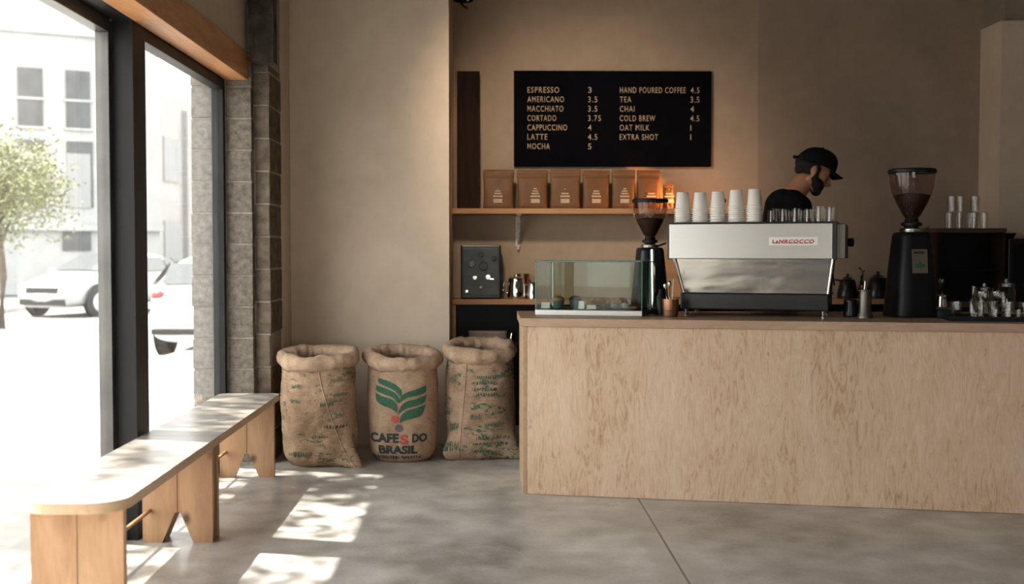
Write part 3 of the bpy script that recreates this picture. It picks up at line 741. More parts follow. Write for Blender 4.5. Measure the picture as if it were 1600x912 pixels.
def cookie(loc, label, mat, r=.036):
    m = MB(); m.lathe([(0, 0), (r * .9, 0), (r, .006), (r * .8, .015), (0, .018)], 22)
    for v in m.bm.verts: v.co += Vector((1, 1, .5)) * .002 * mn.noise(v.co * 60)
    o = m.build('cookie', mat, None, smooth='all'); o.location = loc; tag(o, label, 'pastry', 'pastries in the display case')
cookie(in_case(.36, .09), 'dark flat cookie near the front middle of the display case', 'choc')
cookie(in_case(.42, .15), 'dark flat cookie just right of the white price card in the case', 'choc')
cookie(in_case(.56, .14), 'pale brown cookie in the front right corner of the display case', 'pastry')
for lx, ly, wd, hh, lb in ((.045, .08, .05, .035, 'small folded white card at the left end of the display case'), (.27, .05, .035, .045, 'upright white card near the middle of the display case'), (.33, .04, .055, .024, 'low wide white card in the middle of the display case')):
    m = MB(); m.prism([(-.012, 0), (-.010, 0), (0, hh - .002), (.010, 0), (.012, 0), (0, hh)], -wd / 2, wd / 2, 'YZ')
    o = m.build('price_card', 'paper'); o.location = in_case(lx, ly); o.rotation_euler = (0, 0, R(-16) + rnd.uniform(-.2, .2)); tag(o, lb, 'card')
m = MB()
for k in range(3): m.ball((.03 * k - .03, .01 * (k % 2), .018), (.026, .022, .018), 14, 8)
for v in m.bm.verts: v.co += Vector((1, 1, 1)) * .004 * mn.noise(v.co * 45); v.co.z = max(v.co.z, 0)
o = m.build('wrapped_pastry', 'linen', None, smooth='all'); o.location = in_case(.49, .10); tag(o, 'white paper wrapped pastry near the right of the display case', 'pastry', 'pastries in the display case')

# ------------------------------------------------------------------ espresso machine
EMYAW = R(-19)
EMW = .98
fl = Vector((1.13, 6.76, 1.0))      # front left foot region
EM = thing('espresso_machine', 'wide stainless steel espresso machine with black base on the counter', 'espresso machine', (fl.x, fl.y, 1.0), EMYAW)
MBK = MB()
# local: x along the front 0..W, y depth, z up
bw = .845; x0 = 0
MB().box(x0, 0, .036, x0 + bw, .46, .135, .008).build('base', 'black_gloss', EM)
for fx in (.03, bw - .03):
    for fy in (.035, .42):
        MB().lathe([(0, 0), (.016, 0), (.016, .004), (.011, .008), (.013, .0375), (0, .0375)], 16, (fx, fy, 0)).build('foot', 'chrome', EM, smooth=True)
# lower back panel, leaning outwards to the top
def trap(xa, xb, ya, za, xc, xd, yb, zb, nm, mat, th=.012):
    m = MB(); v = [m.bm.verts.new(p) for p in ((xa, ya, za), (xb, ya, za), (xd, yb, zb), (xc, yb, zb), (xa, ya + th, za), (xb, ya + th, za), (xd, yb + th, zb), (xc, yb + th, zb))]
    for f_ in ((0, 1, 2, 3), (5, 4, 7, 6), (4, 0, 3, 7), (1, 5, 6, 2), (3, 2, 6, 7), (4, 5, 1, 0)): m.bm.faces.new([v[i] for i in f_])
    return m.build(nm, mat, EM)
trap(x0 + .028, x0 + bw - .012, .012, .1355, -.018, bw + .012, -.012, .332, 'lower_panel', 'polished')
for xa, xb in ((x0 + .018, -.032), (x0 + bw - .004, bw + .022)):
    MB().tube([(xa, .012, .136), (xb, -.012, .334)], .009, 10).build('side_rail', 'chrome', EM, smooth=True)
UX0, UX1, UY0, UY1 = -.068, .888, -.055, .52
MB().box(UX0 + .012, UY0 - .004, .334, UX1 - .022, UY0 + .012, .536, .003).build('back_panel', 'steel', EM)
MB().box(UX0, UY0 + .003, .330, UX0 + .0115, UY1, .545, .003).build('end_cap', 'black_gloss', EM)
MB().box(UX1 - .0215, UY0 + .001, .330, UX1, UY0 + .05, .545, .003).build('end_cap', 'black_gloss', EM)
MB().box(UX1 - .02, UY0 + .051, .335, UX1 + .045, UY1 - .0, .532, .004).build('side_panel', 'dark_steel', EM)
MB().lathe([(0, 0), (.022, 0), (.026, .012), (.026, .03), (.018, .036), (0, .036)], 18, (UX1 + .045, UY1 - .06, .43), 'X').build('steam_knob', 'black_matte', EM, smooth=True)
MB().box(UX0 + .0125, UY0 + .0125, .336, UX1 - .0225, UY1 - .06, .5365).build('boiler_housing', 'black_matte', EM)
MB().box(UX0 + .0, UY0, .5368, UX1 + .002, UY1, .545, .002).build('cup_tray', 'black_gloss', EM)
MB().box(.03, .06, .1352, bw - .03, .12, .335).build('splash_panel', 'black_matte', EM)
trap(bw - .02, bw - .0, .06, .136, bw - .0, bw + .022, .06, .334, 'end_support', 'black_matte', .28)
MB().box(.03, .13, .1352, bw - .03, .45, .15, .003).build('drip_tray', 'steel', EM)
for gx in (.15, .42, .69):
    g_ = MB().lathe([(0, .30), (.034, .30), (.036, .27), (.036, .25), (0, .25)], 20, (gx, .33, 0)).box(gx - .025, .2, .27, gx + .025, .33, .335, .005).build('group_head', 'chrome', EM, smooth=True)
    pf = MB().lathe([(0, .215), (.03, .215), (.034, .249), (0, .249)], 20, (gx, .33, 0)).build('portafilter', 'chrome', EM, smooth=True)
    MB().tube([(gx, .365, .235), (gx, .42, .228), (gx, .49, .215)], [.009, .014, .012], 12).build('handle', 'black_matte', pf, smooth=True)
for sx_ in (.03, bw - .01):
    MB().tube([(sx_, .44, .33), (sx_, .49, .31), (sx_ + .01, .51, .24), (sx_ + .02, .53, .17)], .006, 8).build('steam_wand', 'chrome', EM, smooth=True)
bx0, bx1, bz0, bz1 = .515, .787, .411, .458
bd = MB().box(bx0, UY0 - .008, bz0, bx1, UY0 - .0045, bz1, .001).build('badge', 'white_plate', EM)
m = text_bm('LaNRCOCCO', bx1 - bx0 - .04, .020, .0012, .03, .2, space=1.15)
for v in m.bm.verts: v.co += Vector((bx0 + .018, UY0 - .0081, bz0 + .013))
m.box(bx0 + .022, UY0 - .0093, bz0 + .0105, bx1 - .03, UY0 - .0081, bz0 + .0135)
m.build('badge_lettering', 'red', bd)
EMR = Euler((0, 0, EMYAW)).to_matrix()
def on_em(lx, ly, lz=.5452): return EM.location + EMR @ Vector((lx, ly, lz))
ordn = ['topmost', 'second from the top', 'third from the top', 'fourth from the top', 'fifth from the top', 'sixth from the top', 'seventh from the top', 'eighth from the top', 'ninth from the top']
m = MB(); m.lathe([(.0425, 0), (.0492, .0008), (.0502, .003), (.0492, .0052), (.0430, .0062), (.0345, .098), (.0335, .100), (.033, .096), (.030, .095), (0, .095)], 32)
cup0 = m.build('paper_cup', 'paper', None, smooth=True)
first = True
for si, (px, n, step) in enumerate(((1067, 7, .0128), (1094.5, 7, .0125), (1122, 7, .0130), (1151, 8, .0122), (1180, 8, .0128))):
    nm = ['leftmost stack', 'second stack from the left', 'middle stack', 'fourth stack from the left', 'rightmost stack'][si]
    # walk along the machine top until the projection matches
    lx = min((i * .001 for i in range(-60, 900)), key=lambda a: abs(763 + 1800 * on_em(a, .01).x / on_em(a, .01).y - px))
    for k in range(n):
        p = on_em(lx, .01 + .002 * math.sin(k * 2.1 + si), .5452 + step * k)
        o = cup0 if first else cup0.copy()
        if not first: C.objects.link(o)
        first = False
        o.location = p; o.rotation_euler = (0, 0, k * 1.3)
        tag(o, 'white paper cup, %s in the %s' % (ordn[n - 1 - k], nm), 'cup', 'paper cups on the espresso machine')
def tumbler(r=.031, h=.078, r2=.026, inv=True):
    m = MB(); t_ = .002
    p = [(0, 0), (r2, 0), (r, h), (r - t_, h), (r2 - t_, .008), (0, .008)]
    if inv: p = [(a, h - b) for a, b in p]
    return m.lathe(p, 24)
gl0 = tumbler().build('drinking_glass', 'cup_glass', None, smooth=True); first = True
gi = 0
for row, pxs in ((0, (1208, 1227, 1247, 1266, 1284, 1301)), (1, (1217, 1237, 1256, 1275, 1293))):
    for k, px in enumerate(pxs):
        ly = .02 + .09 * row
        lx = min((i * .002 for i in range(100, 480)), key=lambda a: abs(763 + 1800 * on_em(a, ly).x / on_em(a, ly).y - px))
        o = gl0 if first else gl0.copy()
        if not first: C.objects.link(o)
        first = False
        o.location = on_em(lx, ly + .008 * math.sin(px)); s_ = 1 + .10 * math.sin(px * 1.7); o.scale = (s_, s_, s_ * (1.06 if px > 1280 else .94))
        tag(o, 'upturned clear glass, %s from left in the %s row on the machine' % (['first', 'second', 'third', 'fourth', 'fifth', 'sixth'][k], ['front', 'back'][row]), 'glass', 'glasses on the espresso machine')

# ------------------------------------------------------------------ grinders
def grinder(label, loc, rz, sc, plate, body='black_matte'):
    t = thing('coffee_grinder', label, 'coffee grinder', loc, rz, None, sc)
    def taper(u, v):
        pts = [(.138, 0), (.142, .01), (.139, .03), (.118, .30), (.098, .50), (.088, .515)]
        zz = v * .515; 
        for (a, za), (b, zb) in zip(pts, pts[1:]):
            if za <= zz <= zb + 1e-6: w_ = a + (b - a) * (zz - za) / (zb - za); break
        th = u * 2 * PI; k = 1 / (abs(math.cos(th)) ** 4 + abs(math.sin(th)) ** 4) ** .25
        return Vector((w_ * k * math.cos(th), w_ * 1.05 * k * math.sin(th), zz))
    m = MB(); m.grid(taper, 48, 40, cu=True)
    m.bm.faces.new([v for v in m.bm.verts if abs(v.co.z - .515) < 1e-5]); m.bm.faces.new([v for v in m.bm.verts if abs(v.co.z) < 1e-5])
    m.build('body', body, t, smooth=True)
    MB().lathe([(0, .516), (.07, .516), (.072, .535), (.055, .54), (0, .54)], 32).build('grind_collar', 'steel', t, smooth=True)
    MB().lathe([(0, .541), (.042, .541), (.045, .552), (.062, .556), (.062, .572), (.045, .578), (.040, .60), (0, .60)], 32).build('adjusting_ring', 'black_matte', t, smooth=True)
    hp = [(.040, .6005), (.055, .62), (.098, .70), (.125, .76), (.136, .815), (.139, .872)]
    MB().lathe(hp + [(a - .003, b) for a, b in hp[::-1]], 40).build('hopper', 'hopper_glass', t, smooth=True)
    bp = [(0, .602), (.036, .603), (.051, .622), (.093, .70), (.109, .738)]
    tag(MB().lathe(bp + [(.108, .742), (.06, .75), (0, .752)], 36).build('coffee_beans', 'beans', t, smooth=True), kind='stuff')
    MB().lathe([(0, .873), (.141, .873), (.144, .878), (.144, .893), (.138, .900), (.05, .904), (0, .904)], 40).build('hopper_lid', 'black_matte', t, smooth=True)
    if not plate:
        MB().tube([(-.01, -.139, .03), (-.01, -.11, .5)], .02, 10).build('front_trim', 'chrome', t, smooth=True)
    MB().tube([(.09, .06, .53), (.16, .10, .55)], .008, 8).build('dosing_lever', 'chrome', t, smooth=True)
    if plate:
        def face_y(z): return -1.05 * (.139 + (.118 - .139) * (z - .03) / .27) if z < .3 else -1.05 * (.118 - .020 * (z - .3) / .2)
        z0, z1 = .268, .412; m = MB()
        v = [m.bm.verts.new(p) for p in ((-.048, face_y(z0) - .004, z0), (.048, face_y(z0) - .004, z0), (.048, face_y(z1) - .004, z1), (-.048, face_y(z1) - .004, z1),
             (-.048, face_y(z0) + .004, z0), (.048, face_y(z0) + .004, z0), (.048, face_y(z1) + .004, z1), (-.048, face_y(z1) + .004, z1))]
        for f_ in ((0, 1, 2, 3), (5, 4, 7, 6), (4, 0, 3, 7), (1, 5, 6, 2), (3, 2, 6, 7), (4, 5, 1, 0)): m.bm.faces.new([v[i] for i in f_])
        pl = m.build('name_plate', 'steel', t)
        m = text_bm('MAZZER', .062, .012, .001, .02)
        for v in m.bm.verts: v.co += Vector((-.034, face_y(.385) - .0055, .385))
        m.build('plate_lettering', 'black_matte', pl)
        m = MB(); m.lathe([(0, 0), (.030, 0), (.030, .002), (0, .002)], 24, (0, 0, 0), 'Y', 1, .5)
        for v in m.bm.verts: v.co += Vector((0, face_y(.312) - .0065, .312))
        m.box(-.004, face_y(.33) - .007, .325, .004, face_y(.33) - .005, .345).box(-.034, face_y(.31) - .008, .308, .034, face_y(.31) - .006, .316)
        m.build('plate_emblem', 'green_ink', pl)
    return t
gp = at(1428, 6.62, 1.0); grinder('tall black coffee grinder with a full bean hopper, right of the espresso machine', (gp.x, gp.y, 1.0), R(4), .945, True)
gp = at(1017, 7.06, 1.0)
# it stands between the case and the espresso machine
grinder('smaller dark coffee grinder standing behind the glass display case', (gp.x, gp.y + .03, 1.0), R(8), .775, False, 'black_gloss')

# ------------------------------------------------------------------ small things on the counter
def vessel(name, label, cat, loc, prof, mat, group=None, seg=24, extra=None, rz=0, sc=1):
    o = MB().lathe(prof, seg).build(name, mat, None, smooth=True); o.location = loc; o.rotation_euler = (0, 0, rz); o.scale = (sc,) * 3
    return tag(o, label, cat, group)
p = at(1048.5, 6.60, 1.0001)
cc = thing('copper_cup', 'ridged copper cup of spoons between display case and espresso machine', 'cup', p)
MB().lathe([(0, 0), (.040, 0), (.043, .01), (.046, .035), (.044, .037), (.047, .06), (.049, .103), (.046, .103), (.042, .012), (0, .01)], 28).build('body', 'copper', cc, smooth=True)
for k, (dx, dy, h, mt) in enumerate(((.012, 0, .20, 'bracket'), (-.018, .01, .17, 'chrome'), (.0, .02, .18, 'chrome'))):
    o = thing('coffee_spoon' if k else 'wooden_stirrer', ['pale wooden stirrer standing in the copper cup', 'steel spoon leaning left in the copper cup', 'steel spoon at the back of the copper cup'][k], 'spoon' if k else 'stirrer', (p.x + dx * .4, p.y + dy * .4, 1.014))
    if k: MB().tube([(0, 0, 0), (dx, dy, h - .02)], .0025, 8).ball((dx * 1.1, dy * 1.1, h - .005), (.011, .003, .018)).build('handle_and_bowl', mt, o, smooth='all')
    else: MB().rbox((dx * .5, 0, h / 2 + .002), (.008, .002, h), (0, .06, 0)).build('blade', mt, o)
vessel('syrup_bottle', 'small dark bottle with silver cap behind the copper cup', 'bottle', at(1033, 6.86, 1.0), [(0, 0), (.027, 0), (.028, .1), (.012, .13), (.012, .15), (0, .15)], 'black_gloss')
# canister with whisk, black
p = at(1356, 6.48, 1.0)
cn = thing('steel_canister', 'slim dark steel canister with a pouring tip between machine and tall grinder', 'canister', p)
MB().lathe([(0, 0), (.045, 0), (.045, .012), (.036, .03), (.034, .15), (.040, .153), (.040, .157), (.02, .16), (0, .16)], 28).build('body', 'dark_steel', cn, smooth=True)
MB().lathe([(.012, .16), (.009, .175), (.004, .21), (0, .212)], 16).build('spout', 'chrome', cn, smooth=True)
def jug(label, loc, r, h, mat, rz=0, group=None):
    t = thing('milk_jug', label, 'jug', loc, rz, group)
    m = MB(); n = 28
    def fn(u, v):
        th = u * 2 * PI; prof = r * (1 - .22 * max(0, v - .25)) ; k = 1 + (.22 * math.exp(-((th - PI) / .28) ** 2) * max(0, (v - .75) / .25))
        return Vector((prof * k * math.cos(th), prof * math.sin(th), h * v))
    m.grid(fn, n, 12, cu=True); m.grid(lambda u, v: Vector((r * v * math.cos(u * 6.283), r * v * math.sin(u * 6.283), 0.0)), n, 2, cu=True)
    o = m.build('body', mat, t, smooth=True); so_ = o.modifiers.new('s', 'SOLIDIFY'); so_.thickness = .002
    MB().tube([(r * .9, 0, h * .88), (r * 1.5, 0, h * .86), (r * 1.55, 0, h * .5), (r * .98, 0, h * .22)], .006, 8).build('handle', mat, t, smooth=True)
    return t
jug('small dark milk jug beside the canister on the counter', at(1333, 6.62, 1.0), .042, .10, 'black_gloss', .5)
jug('steel milk jug behind the tall grinder on the counter', at(1474, 6.75, 1.0), .045, .12, 'chrome', 2)
# black tray crowded with glassware at the right
p = at(1574, 6.27, 1.0)
ry = math.atan(CS)
tr = thing('serving_tray', 'black tray crowded with glassware at the right end of the counter', 'tray', p, ry)
MB().box(-.30, -.15, 0, .36, .17, .006, .002).build('tray_base', 'black_matte', tr)
MB().box(-.30, -.15, .0062, .36, -.142, .025).box(-.30, .162, .0062, .36, .17, .025).box(-.30, -.142, .0062, -.292, .162, .025).box(.352, -.142, .0062, .36, .162, .025).build('tray_rim', 'black_matte', tr)
trm = Euler((0, 0, ry)).to_matrix()
def on_tray(x, y): return Vector(p) + trm @ Vector((x, y, .0064))
B = [(0, 0), (.026, 0), (.028, .01), (.026, .09), (.010, .13), (.009, .165), (.013, .168), (.013, .178), (.007, .18), (.006, .13), (.022, .09), (.023, .012), (0, .011)]
vessel('glass_bottle', 'slender clear glass bottle at the left of the black tray', 'bottle', on_tray(-.155, -.03), B, 'cup_glass')
tg = tumbler(.032, .09, .028, False); o1 = tg.build('drinking_glass', 'cup_glass', None, smooth=True)
tg = tumbler(.024, .055, .020, False); o2 = tg.build('shot_glass', 'cup_glass', None, smooth=True)
def wine():
    return MB().lathe([(0, 0), (.03, 0), (.028, .004), (.006, .008), (.005, .06), (.02, .075), (.036, .11), (.033, .15), (.0315, .15), (.0345, .11), (.018, .079), (0, .073)], 24)
o3 = wine().build('stemmed_glass', 'cup_glass', None, smooth=True)
lay = [(o1, -.23, .07, 'tall tumbler at the back left corner of the black tray', 'glasses on the black tray'),
       (o1, -.10, .09, 'tumbler just behind the slender bottle on the tray', 0), (o1, -.03, .10, 'tumbler at the back of the tray, third from the left', 0), (o1, .05, .11, 'tumbler at the back of the tray near the picture edge', 0),
       (o2, -.06, -.08, 'small shot glass at the front of the tray, nearest the bottle', 0), (o2, .00, -.10, 'small shot glass second from the bottle in the tray front', 0), (o2, .06, -.09, 'small shot glass third from the bottle in the tray front', 0), (o2, .12, -.08, 'small shot glass farthest right in the tray front', 0),
       (o1, .03, .01, 'tumbler in the middle of the tray', 0), (o1, .12, .02, 'tumbler by the right edge of the picture on the tray', 0),
       (o3, -.10, .02, 'stemmed glass standing beside the slender bottle', 0), (o3, -.02, .035, 'stemmed glass in the middle of the tray', 0)]
used = set()
for src, x, y, lb, _ in lay:
    o = src if src.name not in used else src.copy()
    if src.name in used: C.objects.link(o)
    used.add(src.name); o.location = on_tray(x, y); tag(o, lb, 'glass', 'glasses on the black tray')
jar = thing('glass_jar', 'short wide lidded glass jar on the counter behind the tray', 'jar', at(1545, 6.62, 1.0))
MB().lathe([(0, 0), (.05, 0), (.055, .02), (.055, .13), (.045, .15), (.042, .15), (.051, .125), (.051, .022), (0, .006)], 28).build('body', 'cup_glass', jar, smooth=True)
MB().lathe([(0, .151), (.048, .151), (.048, .165), (.015, .17), (.014, .19), (0, .192)], 28).build('lid', 'cup_glass', jar, smooth=True)
jar2 = copy_tree(jar, at(1580, 6.58, 1.0), 'glass jar at the right edge of the picture behind the tray')
jar2.scale = (.9, .9, 1.15)
dk = thing('knock_box', 'low black knock box on the counter beside the tall grinder', 'box', at(1484, 6.45, 1.0), ry)
MB().box(-.05, -.05, 0, .05, .05, .05, .008).build('body', 'black_matte', dk)
MB().tube([(-.05, 0, .055), (.05, 0, .055)], .009, 10).build('knock_bar', 'rubber', dk, smooth=True)

# ------------------------------------------------------------------ shelves and back counter
SY = 8.78
bc = thing('back_counter', 'long wooden back counter with dark open shelves under the menu wall', 'counter', (1.8, 8.94, 0))
ox, oy = -1.8, -8.94
MB().box(-.276 + ox, SY + oy, .968, 3.885 + ox, 9.088 + oy, 1.008, .002).build('worktop', 'shelf_wood', bc)
MB().box(-.276 + ox, SY + .01 + oy, 0, -.248 + ox, 9.08 + oy, .967, .001).build('side_panel', 'shelf_wood', bc)
MB().box(-.247 + ox, 9.06 + oy, 0, 3.88 + ox, 9.085 + oy, .967).build('back_panel', 'black_matte', bc)
MB().box(-.247 + ox, SY + .02 + oy, .655, 3.88 + ox, 9.058 + oy, .68).build('shelf_board', 'black_matte', bc)
for x in (.62, 1.6, 2.7, 3.85): MB().box(x + ox, SY + .02 + oy, 0, x + .025 + ox, 9.058 + oy, .654).box(x + ox, SY + .02 + oy, .681, x + .025 + ox, 9.058 + oy, .967).build('partition', 'black_matte', bc)
ws = thing('wall_shelf', 'long wooden wall shelf holding the brown coffee bags', 'shelf', (.6, 9.1, 1.66))
MB().box(-.876, SY - 9.1, 0, 1.25, -.002, .04, .002).build('board', 'shelf_wood', ws)
def bracket(x):
    m = MB().box(x - .02, -.012, -.25, x + .02, -.002, -.001, .002).box(x - .02, -.29, -.012, x + .02, -.0125, -.001, .002)
    m.prism([(-.27, -.0125), (-.0125, -.24), (-.0125, -.19), (-.20, -.0125)], x - .006, x + .006, 'YZ')
    m.ball((x, -.02, -.262), (.012, .012, .018))
    m.build('bracket', 'bracket', ws, smooth=True)
b_y = 8.9
bracket(XZ(810, 0, 9.0)[0] - .6); bracket(1.05 - .6 + .2)
ps = 1.7002
# dark plank standing on the shelf
pk = thing('timber_plank', 'dark weathered timber plank standing upright on the left end of the wall shelf', 'plank', (-.155, 9.0, ps))
MB().rbox((0, 0, .535), (.175, .045, 1.068), (R(-3.5), 0, 0), .003).build('board', 'dark_wood', pk)
for v in pk.children[0].data.vertices: v.co.z += 0.003
# coffee bags
def coffee_bag(px0, px1, label, rz=0, h=.30, seed=1, shade='kraft'):
    y = 8.92; x = ((px0 + px1) / 2 - 763) / 1800 * y; W_ = (px1 - px0) / 1800 * y * .97
    t = thing('coffee_bag', label, 'bag', (x, y, ps), rz, 'kraft coffee bags on the wall shelf')
    T = .045
    def fn(u, v):
        th = u * 2 * PI; c, s_ = math.cos(th), math.sin(th)
        k = 1 / (abs(c) ** 5 + abs(s_) ** 5) ** .2
        wv = W_ / 2 * (1 - .055 * math.sin(PI * min(1, v * 1.15)) + (.01 if v > .9 else 0))
        th_ = T * (1 - v ** 2.2 * .93) * (1 if v > .04 else .9)
        n_ = mn.noise(Vector((c * 2, s_ * 2, v * 5 + seed * 3.3)))
        dent = .012 * math.exp(-((v - .86) / .05) ** 2) * (1 if s_ < 0 else 0)
        zz = h * v
        return Vector((wv * k * c, th_ * k * s_ + .006 * n_ * (1 - v * .5) + dent * .6, zz + (.004 * math.sin(c * 5 + seed) if v > .95 else 0)))
    m = MB(); m.grid(fn, 40, 34, cu=True)
    m.bm.faces.new([v for v in m.bm.verts if v.co.z < 1e-5]); m.build('pouch', shade, t, smooth='all')
    MB().box(-W_ / 2 * .97, -.006, h - .004, W_ / 2 * .97, .006, h + .004, .002).build('top_seal', shade, t)
    # small pale printed mark: a few bars and a little figure, as on the photographed bags
    r = random.Random(seed); pr = MB()
    fx = r.uniform(-.01, .02)
    def P(xx, zz):
        return Vector((fx + xx, -T * (1 - (zz / h) ** 2.2 * .93) * 1.0 - .0065, zz))
    rows = [(.045, .034, .040), (.090, .036, .016), (.112, .028, .014), (.132, .022, .012), (.150, .012, .012)]
    for z0, hw, hh in rows[: 3 + seed % 3]:
        n_ = 3
        pr.grid(lambda u, v: P(-hw + 2 * hw * u, z0 + hh * .8 * v), 4, 3)
    if seed % 2: pr.grid(lambda u, v: P(.005 * v * math.cos(u * 6.283), .152 + .005 * v * math.sin(u * 6.283)), 10, 1, cu=True)
    pr.build('label_print', 'print_cream', t)
    return t
for k, (a, b, lb) in enumerate(((754, 804, 'brown coffee bag at the left end of the row, next to the dark plank'), (807, 857, 'second brown coffee bag from the left on the wall shelf'), (858, 908, 'third brown coffee bag from the left, right under the menu board'),
                                (909, 953, 'fourth coffee bag from the left on the wall shelf'), (955, 993, 'narrow orange brown coffee bag, fifth from the left on the shelf'), (994, 1032, 'orange brown coffee bag partly behind the small grinder hopper'))):
    coffee_bag(a, b, lb, rz=(0, .03, -.02, .05, -.06, .08)[k], seed=k + 1, h=(.30, .298, .302, .296, .30, .298)[k])
coffee_bag(1036, 1052, 'small slim amber bag at the far right end of the wall shelf', 0, .19, 9)
# little lamp added at the shelf end behind the cups, for a warm glow
lp = thing('added_shelf_lamp', 'small added bulb lamp behind the cups, on the right end of the wall shelf', 'lamp', (1.76, 8.81, ps))
MB().lathe([(0, 0), (.04, 0), (.04, .01), (.008, .014), (.008, .05), (0, .05)], 24).build('base', 'copper', lp, smooth=True)
MB().lathe([(.012, .06), (.02, .05), (.034, -.02), (.036, -.05), (.034, -.05), (.030, -.018), (.012, .05)], 24, (0, 0, .062), 'X').build('shade', 'copper', lp, smooth=True)
em, et, eb = new_mat('bulb_glow'); eb.inputs['Emission Color'].default_value = (1, .45, .14, 1); eb.inputs['Emission Strength'].default_value = 8; M['bulb'] = em
MB().ball((-.02, 0, .062), (.024, .018, .018), 16, 10).build('bulb', 'bulb', lp, smooth='all')
pl_ = bpy.data.lights.new('added_bulb_spot', 'SPOT'); pl_.energy = ADDED_LAMP; pl_.color = (1, .40, .11); pl_.shadow_soft_size = .02; pl_.spot_size = R(66); pl_.spot_blend = .8
po = bpy.data.objects.new('added_bulb_spot', pl_); C.objects.link(po); po.location = (1.76 - .055, 8.78, ps + .062); po.rotation_euler = Vector((1, -.40, -.04)).to_track_quat('Z', 'Y').to_euler()
pw = bpy.data.lights.new('warm_fill', 'POINT'); pw.energy = 2; pw.color = (1, .42, .2); pw.shadow_soft_size = .03  # extra point light without a fixture, warms the wall
pq = bpy.data.objects.new('warm_fill', pw); C.objects.link(pq); pq.location = (1.76 + .0, 8.72, ps + .13)

# things on the back counter
zb = 1.0082
x_, z_ = XZ(751.5, 467, 8.9)
mc = thing('control_box', 'old dark grey metal machine with knobs standing on the back counter', 'machine', (x_, 8.92, zb))
MB().box(-.155, -.07, 0, .155, .09, .415, .012).build('housing', 'old_gloss' if 'old_gloss' in M else 'black_gloss', mc)
MB().box(-.135, -.078, .03, .135, -.0705, .39, .003).build('front_plate', simple('dark_green_enamel', (.035, .04, .034), .4, var=.5, vscale=9), mc)
for kx, kz, rr, mt in ((-.045, .165, .018, 'chrome'), (.055, .17, .022, 'chrome'), (0, .09, .012, 'copper'), (-.11, .06, .016, 'chrome'), (.0, .34, .022, 'black_gloss'), (.10, .31, .02, 'black_gloss'), (-.07, .27, .028, 'grey_metal'), (.02, .25, .035, 'black_gloss')):
    MB().lathe([(0, 0), (rr, 0), (rr * .9, -.018), (0, -.02)], 20, (kx, -.0782, kz), 'Y').build('knob', mt, mc, smooth=True)
MB().rbox((.075, -.085, .155), (.05, .012, .012), (0, .1, 0), .002).build('lever', 'chrome', mc)
t = thing('steel_pitcher', 'shiny steel pitcher with handle on the back counter by the dark machine', 'pitcher', (*at(807, 8.90)[:2], zb))
MB().lathe([(0, 0), (.068, 0), (.072, .02), (.070, .10), (.060, .135), (.062, .155), (.058, .155), (.056, .135), (.066, .1), (.066, .02), (0, .01)], 32).build('body', 'chrome', t, smooth=True)
MB().lathe([(0, .156), (.060, .156), (.05, .165), (.015, .17), (.014, .185), (0, .187)], 28).build('lid', 'chrome', t, smooth=True)
MB().tube([(-.06, 0, .13), (-.10, 0, .13), (-.105, 0, .06), (-.07, 0, .04)], .008, 8).build('handle', 'chrome', t, smooth=True)
vessel('copper_mug', 'copper coloured mug behind and right of the steel pitcher', 'mug', (*at(817, 9.02)[:2], zb), [(0, 0), (.045, 0), (.052, .19), (.049, .19), (.042, .01), (0, .008)], 'copper')
t = thing('milk_jug', 'small steel jug on the back counter just left of the display case', 'jug', (*at(832, 8.9)[:2], zb))
MB().lathe([(0, 0), (.045, 0), (.045, .05), (.032, .11), (.036, .125), (.033, .125), (.029, .11), (.042, .05), (.042, .01), (0, .008)], 28).build('body', 'chrome', t, smooth=True)
MB().tube([(-.035, 0, .11), (-.062, 0, .105), (-.065, 0, .05), (-.044, 0, .03)], .005, 8).build('handle', 'chrome', t, smooth=True)
# folded cloths and trays under the back counter
o = MB().box(-.16, -.10, 0, .16, .12, .02, .006).build('baking_tray', 'steel'); o.location = (*at(765, 8.94)[:2], .681); tag(o, 'shallow steel tray on the shelf under the back counter', 'tray')
m = MB(); m.grid(lambda u, v: Vector((.15 * math.cos(u * 6.283) * (1 if v < .9 else 0.98), .08 * math.sin(u * 6.283), .055 * v)), 28, 8, cu=True); m.bm.faces.new([v for v in m.bm.verts if v.co.z > .0549]); m.bm.faces.new([v for v in m.bm.verts if v.co.z < 1e-5])
for v in m.bm.verts: v.co.z += .006 * mn.noise(v.co * 12) * (v.co.z > .01); v.co.x += .006 * mn.noise(v.co * 25)
o = m.build('folded_cloth', 'linen', None, smooth='all'); o.location = (*at(762, 8.93)[:2], .7012); tag(o, 'crumpled pale grey cloth on the steel tray under the back counter', 'cloth')
vessel('glass_bowl', 'small glass bowl right of the folded cloth under the back counter', 'bowl', (*at(798, 8.93)[:2], .681), [(0, 0), (.03, 0), (.055, .06), (.052, .06), (.028, .006), (0, .006)], 'cup_glass')
